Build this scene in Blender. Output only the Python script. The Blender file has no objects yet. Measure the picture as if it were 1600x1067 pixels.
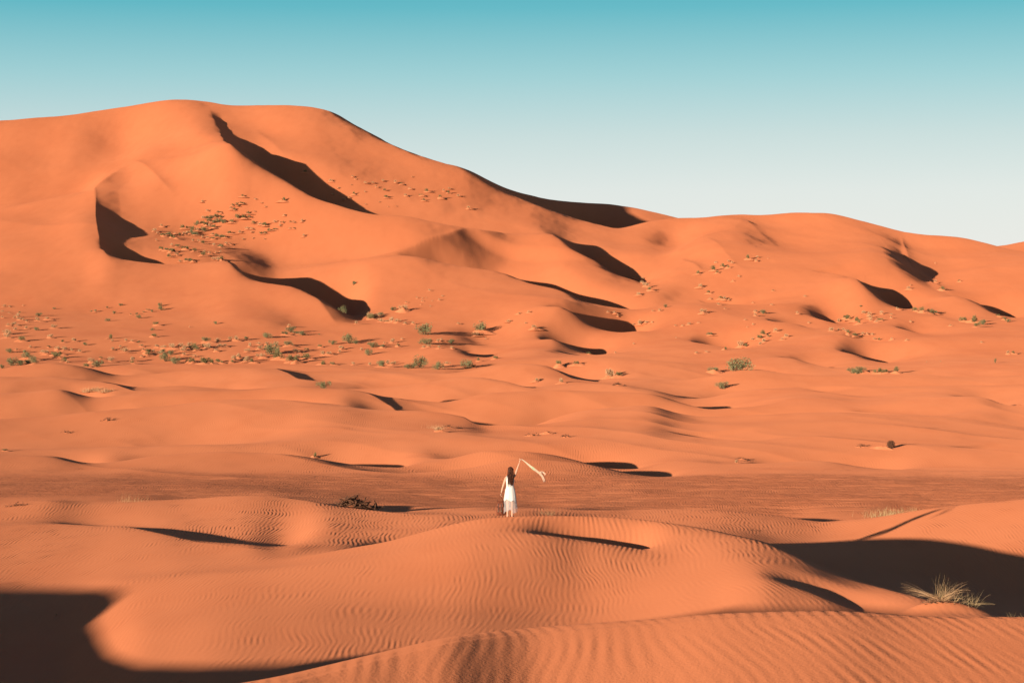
NC=1100; RS=1.0
EXPO=.55; SKYS=.60
import bpy, math, random
import numpy as np
random.seed(7); rng = np.random.default_rng(7)
scene = bpy.context.scene
COL = scene.collection

# ---------------------------------------------------------------- camera frame of reference
# the dunes were surveyed as bearings seen from one standpoint: px/py = direction (in 1/3111 radians),
# each with its own distance Y in metres; CZ = eye height over the flats
F = 3111.0; HX = 800.0; HY = 480.0; CZ = 12.5

SUN_EL = math.radians(7.0)
CAST_X=[-60,-52,-46,-43,-41,-39.6,-38.4,-37.2,-36,-34.8,-31,-28,-26,-24,-22.3,-18,-12,-8]; CAST_D=[-1.7,-1.7,-1.55,-1.4,-1.25,-1.2,-1.25,-1.75,-1.85,-1.9,-2.1,-2.05,-1.9,-1.65,-.75,0,.2,0]
BLX = 14.0; ELL = .032
SUN_A = math.radians(53)      # sunlight travels toward (cos a, sin a)

# ---------------------------------------------------------------- terrain
# crest lines, near to far: (bearing, elevation, distance, w, dip): w=1 a crest with a hollow behind it,
# w=0 a plain slope; dip = metres the hollow drops below the sight line
LAYERS = [
 ('near', .35, [(-9000,800,34,1,2.4),(-6000,700,32,1,2.6),(-4125,730,24,1,2.4),(-3592,850,17,1,2.4),(-1867,1010,14.5,1,2.4),(-600,1110,17,1,2.2),(0,1125,18,1,2.0),(300,1092,18.5,1,2.2),(439,1068,19,1,2.2),(500,1053,19.5,1,2.2),(570,1035,20,1,2.3),(631,1020,20.5,1,2.3),(706,1003,21,1,2.3),(762,996,21.5,1,2.3),(850,987,22,1,2.3),(937,981,22,1,2.3),(1025,975,22,1,2.3),(1112,967,22,1,2.3),(1200,963,22,1,2.3),(1319,961,22,1,2),(1400,964,22,1,2),(1600,965,22,1,1.8),(2200,975,22,1,2),(4000,1000,22,1,2),(9000,1100,20,1,2)]),
 ('c1', .35, [(-9000,990,58,0,0),(-600,985,58,0,0),(0,985,57,0,0),(90,985,56.5,0,0),(160,988,53,0,0),(230,985,50,0,0),(330,975,49.5,0,0),(450,965,50,0,0),(700,955,51,0,0),(1000,942,52,0,0),(1100,918,52,0,0),(1180,903,51,0,0),(1230,912,50.2,.35,0),(1280,930,48.7,.6,.03),(1330,949.5,47.1,.6,.05),(1370,965,45.6,.5,.05),(1450,990,38,.4,.2),(1600,1010,36,0,0),(9000,1020,36,0,0)]),
 ('c2', .25, [(-9000,930,66,0,0),(-600,925,66,0,0),(0,922,66,0,0),(120,920,65,0,0),(200,912,62,0,0),(300,900,60.5,0,0),(455,886,60,0,0),(600,864,61,0,0),(750,838,61.5,0,0),(830,835,62,.2,.2),(860,837,62,.8,.2),(900,842,62,1,.28),(950,849,61.5,1,.33),(1000,857,61,1,.3),(1020,861,60.5,.2,.1),(1060,864,60,0,0),(1150,872,57,0,0),(1250,894,53.7,0,0),(1350,928,49.3,0,0),(1450,958,43,0,0),(1600,985,38,0,0),(9000,1000,38,0,0)]),
 ('c3', .35, [(-9000,905,71,0,0),(-600,902,71,0,0),(0,898,71,0,0),(120,895,70,0,0),(200,892,68,0,0),(300,888,66,0,0),(400,880,66,0,0),(455,875,66,.2,.1),(500,866,66,.5,.1),(560,855,66,.8,.3),(600,848,66,1,1),(650,835,66,1,3),(700,822,66,1,3.2),(740,813,66,1,3.2),(797,808,66,1,3.2),(900,808,66,1,3.2),(960,810,66,1,3.2),(1000,812,66,1,3),(1050,818,65.5,1,2.5),(1100,826,65,1,2.2),(1150,837,64,1,2),(1190,846,63,1,1.8),(1250,868,60,1,1.6),(1300,890,57,1,1.5),(1350,908,54,1,1.4),(1400,922,51,1,1.2),(1440,933,48.5,1,1),(1500,949,46,1,.9),(1560,962,43,1,.9),(1700,990,42,1,.7),(2400,1010,40,1,.5),(9000,1030,40,1,.5)]),
 ('d', .4, [(-9000,845,78,0,0),(-600,832,79,0,0),(0,823,88,.4,.03),(70,820,88,.6,.03),(150,821,87,1,.03),(200,824,85,1,-.05),(250,834,81,1,-.3),(300,845,77.5,1,-.45),(350,852,74.5,1,-.45),(400,856,72,1,-.4),(450,857,72,1,-.3),(500,848,75.5,.0,.0),(600,840,79,0,0),(700,832,80,0,0),(800,832,82,0,0),(950,840,83,0,0),(1190,852,82,0,0),(1300,880,78,0,0),(1400,900,76,0,0),(1500,920,74,0,0),(1600,935,72,0,0),(2400,950,70,0,0),(9000,990,70,0,0)]),
 ('g', .3, [(-9000,800,97,.5,.5),(-600,796,97,.5,.5),(0,790,98,.5,.2),(75,785,98,.5,.2),(131,788,98,.5,.1),(225,785,99,.6,.2),(300,781,100,1,.4),(375,776,100,1,.5),(431,777,100,1,.2),(487,785,98,1,.1),(544,794,95,1,0),(600,801,92,1,0),(650,805,90,.5,-.1),(700,808,88,.2,0),(750,808,88,.0,0),(797,806,89,.0,0),(860,803,92,.1,0),(930,800,96,.5,.2),(1000,797,99,1,.4),(1056,796,99,1,.5),(1150,799,98,1,.5),(1225,806,97,1,.5),(1290,815,95,.6,.3),(1356,812,93,.7,.4),(1427,799,93,1,.8),(1487,790,93,1,1),(1600,779,93,1,1),(1800,768,93,1,1),(2400,772,93,1,1),(9000,790,95,1,1)]),
 ('h0', .5, [(-9000,772,120,0,0),(0,770,122,0,0),(450,764,126,0,0),(700,780,119,0,0),(780,781.5,119,.0,.0),(800,783,118.5,0,0),(840,784,118.5,0,0),(865,784.5,118,.0,.0),(890,783,118,0,0),(1100,778,120,0,0),(1600,766,124,0,0),(9000,766,124,0,0)]),
 ('h1', .5, [(-9000,748,140,0,0),(0,746,141,0,0),(400,744,142,0,0),(600,745,142,0,0),(900,750,138,0,0),(1200,748,139,0,0),(1600,744,142,0,0),(9000,744,142,0,0)]),
 ('j', .35, [(-9000,738,148,0,0),(0,737,149,0,0),(300,736,150,0,0),(560,737,150,.2,.1),(640,737,151,.7,.2),(700,730,152,1,.5),(739,726,152,1,.6),(772,719,152,1,.6),(805,714,152,1,.7),(851,716,152,1,.9),(900,722,152,1,1.1),(944,730,151,1,1.2),(980,740,150,1,.9),(1020,747,149,1,.5),(1060,747,148,.3,.1),(1100,744,148,0,0),(1300,738,149,0,0),(1600,738,149,0,0),(9000,738,149,0,0)]),
 ('i', .35, [(-9000,714,164,.4,.3),(0,713,164,1,.4),(50,712,164,1,.5),(99,715,164,1,.6),(136,724,163,1,.5),(160,723,163,.4,.3),(232,711,165,1,.5),(298,706,166,1,.8),(348,705,166,1,.9),(397,708,166,1,1),(463,711,165,1,1),(513,718,164,1,1),(550,724,164,1,.8),(600,727,164,1,.5),(650,722,165,.4,.3),(700,715,167,.6,.4),(766,704,168,1,.6),(805,704,168,1,.8),(857,707,168,1,1),(881,711,168,1,1.1),(914,719,167,1,1.2),(945,728,166,1,1),(980,732,166,.6,.5),(1060,725,166,0,.1),(1150,724,167,.4,.1),(1206,723,167,.8,.3),(1285,721,167,1,.5),(1322,726,166,1,.5),(1375,734,165,1,.4),(1430,732,166,.5,.2),(1487,731,166,.5,.2),(1600,731,166,.5,.2),(9000,731,166,.5,.2)]),
 ('p', .35, [(-9000,701,184,.5,.3),(0,702,184,1,.3),(265,701,184,1,.3),(414,698,185,.6,.2),(530,692,188,0,0),(680,688,190,0,0),(900,694,186,0,0),(1000,700,184,0,0),(1300,702,184,0,0),(1600,700,184,0,0),(9000,700,184,0,0)]),
 ('q', .35, [(-9000,662,228,.5,.5),(-600,660,228,.5,.5),(0,654,232,1,1.2),(99,650,234,1,1.5),(199,640,236,1,1.8),(265,634,238,1,2),(331,626,240,1,2),(397,622,240,1,2),(447,624,240,1,1.8),(490,629,238,.8,1),(530,633,236,.6,.5),(589,641,232,.9,.8),(640,643,228,1,1.2),(672,645,226,1,1.5),(699,648,225,1,1.6),(732,655,222,1,1.6),(765,666,220,1,1.2),(800,663,222,1,1.2),(831,661,224,1,1.4),(864,652,228,1,1.6),(914,640,233,1,1.8),(963,635,236,1,1.9),(1013,632,236,1,2),(1030,635,236,1,2),(1055,643,234,1,1.8),(1090,649,232,1,1.6),(1150,651,231,1,1.4),(1262,648,232,1,1),(1375,648,232,.7,.6),(1469,653,230,.7,.5),(1600,668,226,.8,.5),(2400,690,220,.6,.5),(9000,690,220,.6,.5)]),
 ('u', .35, [(-9000,620,275,.6,.6),(0,615,276,1,.6),(50,612,277,1,1),(99,609,278,1,1.2),(116,613,278,1,1.3),(139,620,277,1,1),(170,621,277,.5,.4),(212,616,278,.7,.5),(281,611,280,.8,.5),(351,611,280,.8,.5),(390,611,280,.8,.6),(430,606,281,1,.8),(463,603,282,1,1),(500,608,281,1,1),(540,609,280,1,1.2),(583,612,279,1,1.3),(632,617,277,1,1.2),(666,622,276,1,1),(699,627,275,.8,.7),(748,615,279,1,.9),(798,611,281,1,1),(864,610,281,1,1),(963,612,280,1,1.1),(1030,616,279,1,1.2),(1075,629,275,1,1),(1112,636,273,1,.7),(1160,638,272,.5,.3),(1250,628,275,0,0),(1350,630,275,.3,.2),(1480,620,276,.4,.3),(1540,622,275,1,.8),(1575,631,274,.7,.4),(1620,630,275,.3,.1),(9000,630,275,.3,.1)]),
 ('v', .35, [(-9000,592,322,.6,.8),(0,589,322,1,1),(50,587,323,1,1),(99,589,323,1,1.3),(166,595,321,1,1.5),(232,600,319,1,1.5),(298,603,318,1,1.2),(351,608,316,1,.8),(420,608,316,.6,.5),(463,606,317,.5,.5),(530,608,316,.7,.7),(599,607,317,1,1),(666,599,319,1,1.2),(715,591,322,1,1.2),(748,590,322,1,1.2),(781,594,321,1,1),(808,598,320,1,.8),(850,600,320,.7,.5),(950,603,319,.5,.4),(1030,613,316,.6,.5),(1079,626,312,.6,.5),(1150,615,315,1,.9),(1225,606,318,1,1),(1300,602,320,1,1),(1400,603,320,1,.8),(1480,602,320,1,.8),(1600,599,321,1,.8),(9000,599,321,1,.8)]),
 ('w', .35, [(-9000,577,372,.6,1),(0,575,373,1,1),(40,571,373,1,1.2),(76,567,374,1,1.5),(116,571,373,1,1.8),(150,578,372,1,1.5),(180,586,370,1,1),(205,587,370,.6,.6),(265,582,372,1,1),(348,575,374,1,1.2),(397,574,374,1,1.2),(430,576,374,1,1),(480,580,373,.6,.6),(560,582,372,.4,.4),(640,582,372,.4,.4),(700,582,372,.6,.6),(732,579,373,1,1),(781,571,375,1,1.6),(814,569,375,1,2),(848,572,374,1,2.2),(880,578,373,1,2.2),(905,584,372,1,2),(930,590,370,1,1.2),(960,589,370,.7,.8),(1000,590,370,.6,.6),(1060,592,370,.6,.6),(1100,588,371,.8,.8),(1150,576,374,1,1.2),(1190,577,374,1,1.2),(1225,584,372,1,1),(1300,589,371,.6,.5),(1400,588,371,.6,.5),(1430,586,371,.8,.8),(1500,591,370,.6,.5),(1600,587,371,.6,.5),(9000,587,371,.6,.5)]),
 ('x1', .3, [(-9000,566,425,.2,.3),(0,566,428,.4,.3),(100,570,428,.4,.3),(200,571,428,.6,.5),(280,568,428,1,.5),(400,570,428,1,.5),(500,570,428,1,.5),(600,571,428,.9,.5),(660,572,427,.6,.4),(740,568,428,.6,.4),(800,562,430,.4,.3),(860,560,430,.3,.3),(940,558,430,.6,.5),(1000,562,430,.8,.8),(1060,567,428,.6,.6),(1110,572,427,.3,.3),(1170,563,430,.2,.2),(1230,558,431,.7,.8),(1255,563,430,1,1.6),(1275,569,429,1,1.6),(1294,573,428,.7,.8),(1340,573,428,.2,.2),(1450,570,428,.2,.2),(1600,568,428,.2,.2),(9000,568,428,.2,.2)]),
 ('x2', .3, [(-9000,525,470,0,0),(0,528,478,0,0),(200,532,480,0,0),(400,545,478,0,0),(560,552,478,0,0),(650,548,479,.3,.3),(700,543,480,.8,.8),(725,549,479,1,1.8),(745,558,478,1,1.6),(760,560,478,.4,.5),(800,549,480,.3,.3),(840,545,480,.4,.4),(900,556,479,.6,.4),(960,552,480,.2,.2),(1100,548,480,0,0),(1250,548,480,0,0),(1318,551,480,.3,.4),(1345,557,479,1,1.4),(1365,564,478,1,1.4),(1393,567,478,.6,.7),(1450,557,480,.2,.2),(1600,553,480,.2,.2),(9000,553,480,.2,.2)]),
 ('x2b', .3, [(-9000,505,505,0,0),(0,505,510,0,0),(200,512,512,0,0),(400,520,512,0,0),(500,525,512,0,0),(600,525,512,0,0),(700,530,512,0,0),(760,541,510,.6,.4),(800,538,510,.4,.4),(840,532,512,.3,.6),(862,530,513,1,1.6),(880,537,512,1,2.4),(905,547,511,1,2.4),(937,557,508,.8,1),(965,552,510,.2,.2),(1040,536,512,.2,.2),(1085,535,512,.4,.4),(1106,538,512,1,1.4),(1130,542,511,1,1.8),(1153,546,510,1,1),(1190,540,511,.3,.2),(1260,530,512,.2,.2),(1312,522,513,.5,1),(1340,529,512,1,2),(1373,534,511,1,1.4),(1410,530,512,.2,.2),(1500,528,512,.1,.1),(1600,528,512,.1,.1),(9000,528,512,.1,.1)]),
 ('x3', .3, [(-9000,480,545,0,0),(0,485,548,0,0),(150,487,550,0,0),(300,484,552,0,0),(364,484,545,.1,.1),(400,490,542,.1,.1),(430,499,538,.1,.1),(455,507,536,.1,.1),(490,512,536,.1,.1),(530,512,538,0,0),(600,505,545,0,0),(700,502,552,0,0),(780,500,553,0,0),(860,478,556,.2,.3),(876,479,556,1,3),(897,489,555,1,5),(921,506,554,1,6),(945,516,553,1,6.5),(964,520,552,1,6.5),(985,519,552,1,5),(1003,518,552,.8,3),(1020,520,552,0,0),(1100,512,552,0,0),(1200,503,553,.1,.2),(1226,505,553,1,1.2),(1248,508,552,1,1.5),(1267,513,552,.8,1),(1300,511,552,.1,.2),(1400,510,552,0,0),(1419,515,552,.8,1),(1435,519,552,1,1),(1452,523,551,.6,.5),(1500,515,552,0,0),(1600,515,552,0,0),(9000,515,552,0,0)]),
 ('y1', .3, [(-9000,430,600,0,0),(-600,425,610,0,0),(0,418,618,0,0),(100,408,622,0,0),(148,400,625,0,0),(162,392,628,.6,1.5),(176,399,628,1,3),(210,405,628,1,4),(250,410,628,1,3.5),(300,411,628,1,2.5),(350,410,628,1,2.5),(372,412,626,1,4),(381,424,614,1,7),(397,437,603,1,9),(430,446,592,1,10),(463,452,584,1,10),(497,467,572,1,9),(524,480,563,1,8),(545,492,558,1,5),(560,498,558,.4,2),(600,490,575,0,0),(700,480,580,0,0),(780,472,580,0,0),(880,466,574,0,0),(1000,485,592,0,0),(1080,478,594,.1,0),(1150,485,594,0,0),(1250,488,594,0,0),(1278,496,590,.6,.7),(1300,502,587,1,1),(1324,508,584,.7,.6),(1350,500,592,0,0),(1440,492,594,0,0),(1470,495,594,.8,1),(1495,501,593,.7,.8),(1520,502,593,0,0),(1600,500,593,0,0),(9000,500,593,0,0)]),
 ('y2', .3, [(-9000,380,665,0,0),(0,372,672,0,0),(100,356,676,0,0),(140,343,680,0,0),(165,359,662,0,0),(188,374,653,0,0),(215,385,650,0,0),(250,391,650,0,0),(300,396,650,0,0),(350,402,655,0,0),(400,411,662,.2,.5),(437,421,668,.4,1),(494,418,668,.5,1.5),(550,410,670,.7,2.5),(606,404,672,.8,3),(640,404,672,1,2),(670,409,671,1,3),(705,417,670,1,3),(748,424,668,1,2),(778,428,667,1,5),(795,434,664,1,5),(815,440,655,1,7),(848,451,643,1,8),(881,458,634,1,8),(904,468,624,1,8),(930,479,612,1,8),(963,483,608,1,6),(995,486,606,.8,3),(1020,482,620,.1,0),(1100,468,654,0,0),(1200,462,655,0,0),(1280,446,658,0,0),(1330,432,661,.2,1),(1345,438,657,1,3),(1368,458,646,1,4.5),(1389,475,637,1,4),(1412,484,634,1,2),(1440,480,645,.1,0),(1480,462,655,.3,1),(1505,465,655,1,3),(1540,479,653,1,4),(1576,497,650,1,2),(1620,495,650,.1,0),(9000,490,650,0,0)]),
 ('y3', .5, [(-9000,365,700,0,0),(0,352,712,0,0),(100,333,715,0,0),(140,322,715,0,0),(152,323,712,0,0),(175,333,706,0,0),(210,346,705,0,0),(260,361,705,0,0),(330,376,705,0,0),(400,386,705,0,0),(450,391,700,0,0),(500,388,698,0,0),(600,370,698,0,0),(660,372,696,0,0),(720,386,696,0,0),(760,400,700,0,0),(840,418,695,0,0),(900,428,672,0,0),(960,445,655,0,0),(1000,452,652,0,0),(1100,435,690,0,0),(1300,425,690,0,0),(1400,430,688,0,0),(1450,442,680,0,0),(1500,452,680,0,0),(1600,460,680,0,0),(9000,460,680,0,0)]),
 ('z1', .3, [(-9000,340,740,.2,3),(-600,340,745,.2,3),(0,330,760,.4,4),(66,313,764,.5,5),(118,303,768,.5,5),(146,295,768,.4,3),(153,287,770,.2,3),(180,268,805,.3,3),(203,251,835,.3,2),(214,245,835,.3,2),(232,239,830,.2,1),(270,238,815,.5,.5),(310,235,800,.5,.5),(340,226,795,.5,3),(358,223,790,1,5),(374,233,787,1,5),(391,246,782,1,5),(420,267,774,1,4.5),(447,282,765,1,4.5),(490,309,748,1,4),(530,321,738,1,3),(580,333,730,1,1.5),(625,336,728,1,3),(681,349,726,1,3),(730,357,728,.8,3),(760,361,732,.7,3),(800,365,748,.6,2),(840,366,747,.6,2),(869,369,745,.6,3),(884,379,738,1,4),(906,397,722,1,5),(936,411,711,1,5.5),(962,426,700,1,6),(994,438,692,1,4),(1015,446,690,.4,2),(1045,428,705,0,0),(1100,405,718,0,0),(1200,405,718,0,0),(1300,408,718,0,0),(1380,400,718,0,0),(1420,415,715,.3,2),(1455,432,712,.4,2),(1500,430,712,0,0),(1600,430,712,0,0),(9000,430,712,0,0)]),
 ('z2', .3, [(-9000,270,840,0,0),(0,262,850,0,0),(100,262,850,0,0),(200,226,900,0,0),(280,205,875,0,0),(312,192,880,0,0),(335,199,876,0,0),(360,209,872,0,0),(395,219,872,0,0),(440,235,845,0,0),(520,264,818,0,0),(600,293,806,0,0),(700,322,792,0,0),(760,338,790,0,0),(850,352,790,0,0),(900,371,782,0,0),(950,391,752,0,0),(1000,398,750,0,0),(1060,390,785,.5,2),(1080,380,786,.2,1),(1100,368,788,0,0),(1130,360,790,0,0),(1150,353,792,0,0),(1178,362,788,0,0),(1215,374,784,0,0),(1300,372,788,0,0),(1370,362,790,0,0),(1400,366,790,0,0),(1432,379,786,0,0),(1470,392,782,0,0),(1530,397,782,0,0),(1600,400,782,0,0),(9000,400,782,0,0)]),
 ('top', .35, [(-9000,200,900,1,20),(-600,195,920,1,20),(0,189,940,1,20),(50,186,942,1,20),(100,183,945,1,20),(150,175,948,1,20),(200,167,950,1,20),(250,160,952,1,20),(300,157,955,1,20),(322,160,955,1,20),(350,165,955,1,20),(400,167,956,1,20),(450,169,957,1,20),(490,172,958,1,20),(520,181,958,1,20),(560,200,938,1,20),(600,219,918,1,20),(650,239,900,1,22),(700,258,886,1,25),(730,268,879,1,30),(760,285,872,1,34),(800,305,866,1,36),(850,325,860,1,36),(900,343,855,1,32),(940,354,852,1,22),(970,360,850,1,8),(1000,352,862,.8,4),(1030,347,868,.8,5),(1060,342,876,1,8),(1090,341,876,1,10),(1150,335,878,1,12),(1200,336,878,1,12),(1260,334,880,1,12),(1300,335,880,1,12),(1350,347,876,1,12),(1400,360,872,1,12),(1440,367,870,1,12),(1500,372,868,1,12),(1540,381,864,1,10),(1565,387,862,1,10),(1600,393,860,1,10),(2400,400,860,1,10),(9000,400,860,1,10)]),
 ('far', .5, [(-9000,300,1080,1,30),(0,250,1120,1,30),(600,250,1130,1,30),(740,270,1130,1,30),(780,289,1128,1,30),(830,304,1126,1,30),(880,314,1124,1,30),(920,318,1124,1,30),(960,321,1122,1,30),(1000,328,1120,1,30),(1060,341,1115,1,30),(1200,370,1105,1,30),(1500,388,1090,1,30),(1560,387,1090,1,30),(1600,379,1095,1,30),(1700,365,1100,1,30),(2400,380,1100,1,30),(9000,380,1100,1,30)]),
]
RIDGES = [
 [(318,160,953),(326,172,930),(333,188,900),(340,204,868),(350,216,825),(358,223,790)],
 [(148,292,768),(149,310,738),(150,335,700),(152,360,668),(157,382,642),(164,392,628)],
 [(1152,336,877),(1160,348,845),(1150,356,820),(1120,364,797),(1098,368,785),(1075,381,768),(1058,391,752)],
 [(1408,364,868),(1412,385,835),(1410,400,800),(1422,418,760),(1440,436,725),(1462,452,690),(1494,463,668)],
 [(732,357,728),(715,362,715),(690,370,702),(660,380,692),(620,393,680),(565,409,671)],
]
GULLIES = [
 [(372,222,850),(352,205,885),(345,190,915)],
]
DSC = dict(j=1.5,i=2.0,p=1.6,q=2.1,u=2.4,v=2.4,w=2.4,x1=1.5,x2=1.2,x2b=1.2)
PXC = np.concatenate([np.linspace(-9000,-1200,90,endpoint=False), np.linspace(-1200,-40,110,endpoint=False),
                      np.linspace(-40,1640,NC,endpoint=False), np.linspace(1640,2800,110,endpoint=False), np.linspace(2800,9000,71)])
def pchip1(x, xp, fp):
    """monotone cubic through (xp,fp), evaluated at x"""
    xp = np.asarray(xp,float); fp = np.asarray(fp,float)
    h = np.diff(xp); dl = np.diff(fp)/h
    m = np.zeros_like(fp); s = dl[:-1]*dl[1:] > 0
    w1 = 2*h[1:]+h[:-1]; w2 = h[1:]+2*h[:-1]
    with np.errstate(all='ignore'):
        mm = (w1+w2)/(w1/dl[:-1]+w2/dl[1:])
    m[1:-1] = np.where(s, mm, 0)
    # soften towards the centred slope so long lines stay smooth
    i = np.clip(np.searchsorted(xp, x)-1, 0, len(xp)-2)
    t = np.clip((x-xp[i])/h[i],0,1); t2=t*t; t3=t2*t
    return (2*t3-3*t2+1)*fp[i]+(t3-2*t2+t)*h[i]*m[i]+(-2*t3+3*t2)*fp[i+1]+(t3-t2)*h[i]*m[i+1]
def catmull(x, xp, fp):
    xp = np.asarray(xp,float); fp = np.asarray(fp,float)
    h = np.diff(xp); dl = np.diff(fp)/h
    m = np.zeros_like(fp); m[0]=dl[0]; m[-1]=dl[-1]
    m[1:-1] = (dl[:-1]*h[1:]+dl[1:]*h[:-1])/(h[1:]+h[:-1])
    i = np.clip(np.searchsorted(xp, x)-1, 0, len(xp)-2)
    t = np.clip((x-xp[i])/h[i],0,1); t2=t*t; t3=t2*t
    return (2*t3-3*t2+1)*fp[i]+(t3-2*t2+t)*h[i]*m[i]+(-2*t3+3*t2)*fp[i+1]+(t3-t2)*h[i]*m[i+1]

kY=[]; kZ=[]
kY += [np.full_like(PXC,-80.), np.full_like(PXC,-12.), np.full_like(PXC,0.)]
kZ += [np.full_like(PXC,-3.5), np.full_like(PXC,-1.8), np.full_like(PXC,-1.75)]
DENSE = np.arange(-1200,2800.1,2.0)
def lateral(v, s=6.0):
    f = np.interp(DENSE,PXC,v); n=int(3*s/2)+1
    k = np.exp(-.5*(np.arange(-n,n+1)*2/s)**2); k/=k.sum()
    g = np.convolve(np.pad(f,n,mode='edge'),k,'valid')
    return np.where((PXC>-1190)&(PXC<2790), np.interp(PXC,DENSE,g), v)
L = []; VAL = []
for nm, fr, pts in LAYERS:
    a = np.array(pts,float)
    py = catmull(PXC,a[:,0],a[:,1]); Y = pchip1(PXC,a[:,0],a[:,2])
    w = pchip1(PXC,a[:,0],a[:,3]); d = pchip1(PXC,a[:,0],a[:,4])*DSC.get(nm,1)
    L.append([Y, -(py-HY)/F*Y, w, d, fr, nm])
# front of the near dune: slope as seen through the bottom of the frame
kY.append(L[0][0]*.62); kZ.append(L[0][1]-.38)
for k,(Y,Z,w,d,fr,nm) in enumerate(L):
    kY.append(Y); kZ.append(Z)
    if k < len(L)-1:
        Yn,Zn = L[k+1][0],L[k+1][1]
    else:
        Yn = Y+260; Zn = np.full_like(Y,-14.)
    Yv = Y+fr*(Yn-Y); zl = Z+fr*(Zn-Z)
    zd = Z*Yv/Y - d
    off = (zd-zl)*w
    if k: off = lateral(off)
    kY.append(Yv); kZ.append(zl+off)
    VAL.append((Yv, zl+(zd-zl)*w, w))
kY += [L[-1][0]+260, L[-1][0]+900, np.full_like(PXC,3600.)]
kZ += [np.full_like(PXC,-14.)]*3
kY = np.array(kY); kZ = np.array(kZ)
for k in range(1,len(kY)):
    kY[k] = np.maximum(kY[k], kY[k-1]+.6)
# rows
rows = list(np.linspace(-60,8,24)); y = 8.6
while y < 3400:
    rows.append(y); y += max(.05*RS, y*(.0024 if y<420 else .0030 if y<1000 else .012)*RS)
YR = np.array(rows)
nr, nc = len(YR), len(PXC)
h = np.diff(kY,axis=0); dl = np.diff(kZ,axis=0)/h
m = np.zeros_like(kZ); s = dl[:-1]*dl[1:] > 0
w1 = 2*h[1:]+h[:-1]; w2 = h[1:]+2*h[:-1]
with np.errstate(all='ignore'):
    mm = (w1+w2)/(w1/dl[:-1]+w2/dl[1:])
m[1:-1] = np.where(s,mm,0)
ZT = np.zeros((nr,nc))
for k in range(len(kY)-1):
    r0 = np.searchsorted(YR, kY[k].min())-1; r1 = np.searchsorted(YR, kY[k+1].max())+1
    r0=max(r0,0); r1=min(r1,nr)
    yy = YR[r0:r1,None]
    msk = (yy>=kY[k][None])&(yy<kY[k+1][None])
    t = (yy-kY[k][None])/h[k][None]; t2=t*t; t3=t2*t
    z = (2*t3-3*t2+1)*kZ[k]+(t3-2*t2+t)*h[k]*m[k]+(-2*t3+3*t2)*kZ[k+1]+(t3-t2)*h[k]*m[k+1]
    ZT[r0:r1] = np.where(msk,z,ZT[r0:r1])
ZT[YR<-80+1e-6] = -3.5
XT = (PXC[None]-HX)/F*np.maximum(YR[:,None],12.0)
YT = np.repeat(YR[:,None],nc,axis=1)

def blur(A, sr, sc):
    def g1(A,s,ax):
        if s<=0: return A
        n=int(3*s)+1; k=np.exp(-.5*(np.arange(-n,n+1)/s)**2); k/=k.sum()
        P=np.pad(A,[(n,n) if i==ax else (0,0) for i in range(2)],mode='edge'); out=np.zeros_like(A)
        for j,kk in enumerate(k):
            out += kk*(P[j:j+A.shape[0]] if ax==0 else P[:,j:j+A.shape[1]])
        return out
    return g1(g1(A,sr,0),sc,1)

def vnoise(x,y,seed):
    r = np.random.default_rng(seed); T = r.random((256,256))
    xi=np.floor(x).astype(int); yi=np.floor(y).astype(int); fx=x-xi; fy=y-yi
    fx=fx*fx*fx*(fx*(fx*6-15)+10); fy=fy*fy*fy*(fy*(fy*6-15)+10)
    a=T[xi&255,yi&255]; b=T[(xi+1)&255,yi&255]; c=T[xi&255,(yi+1)&255]; d=T[(xi+1)&255,(yi+1)&255]
    return (a+(b-a)*fx)*(1-fy)+(c+(d-c)*fx)*fy-.5

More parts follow.
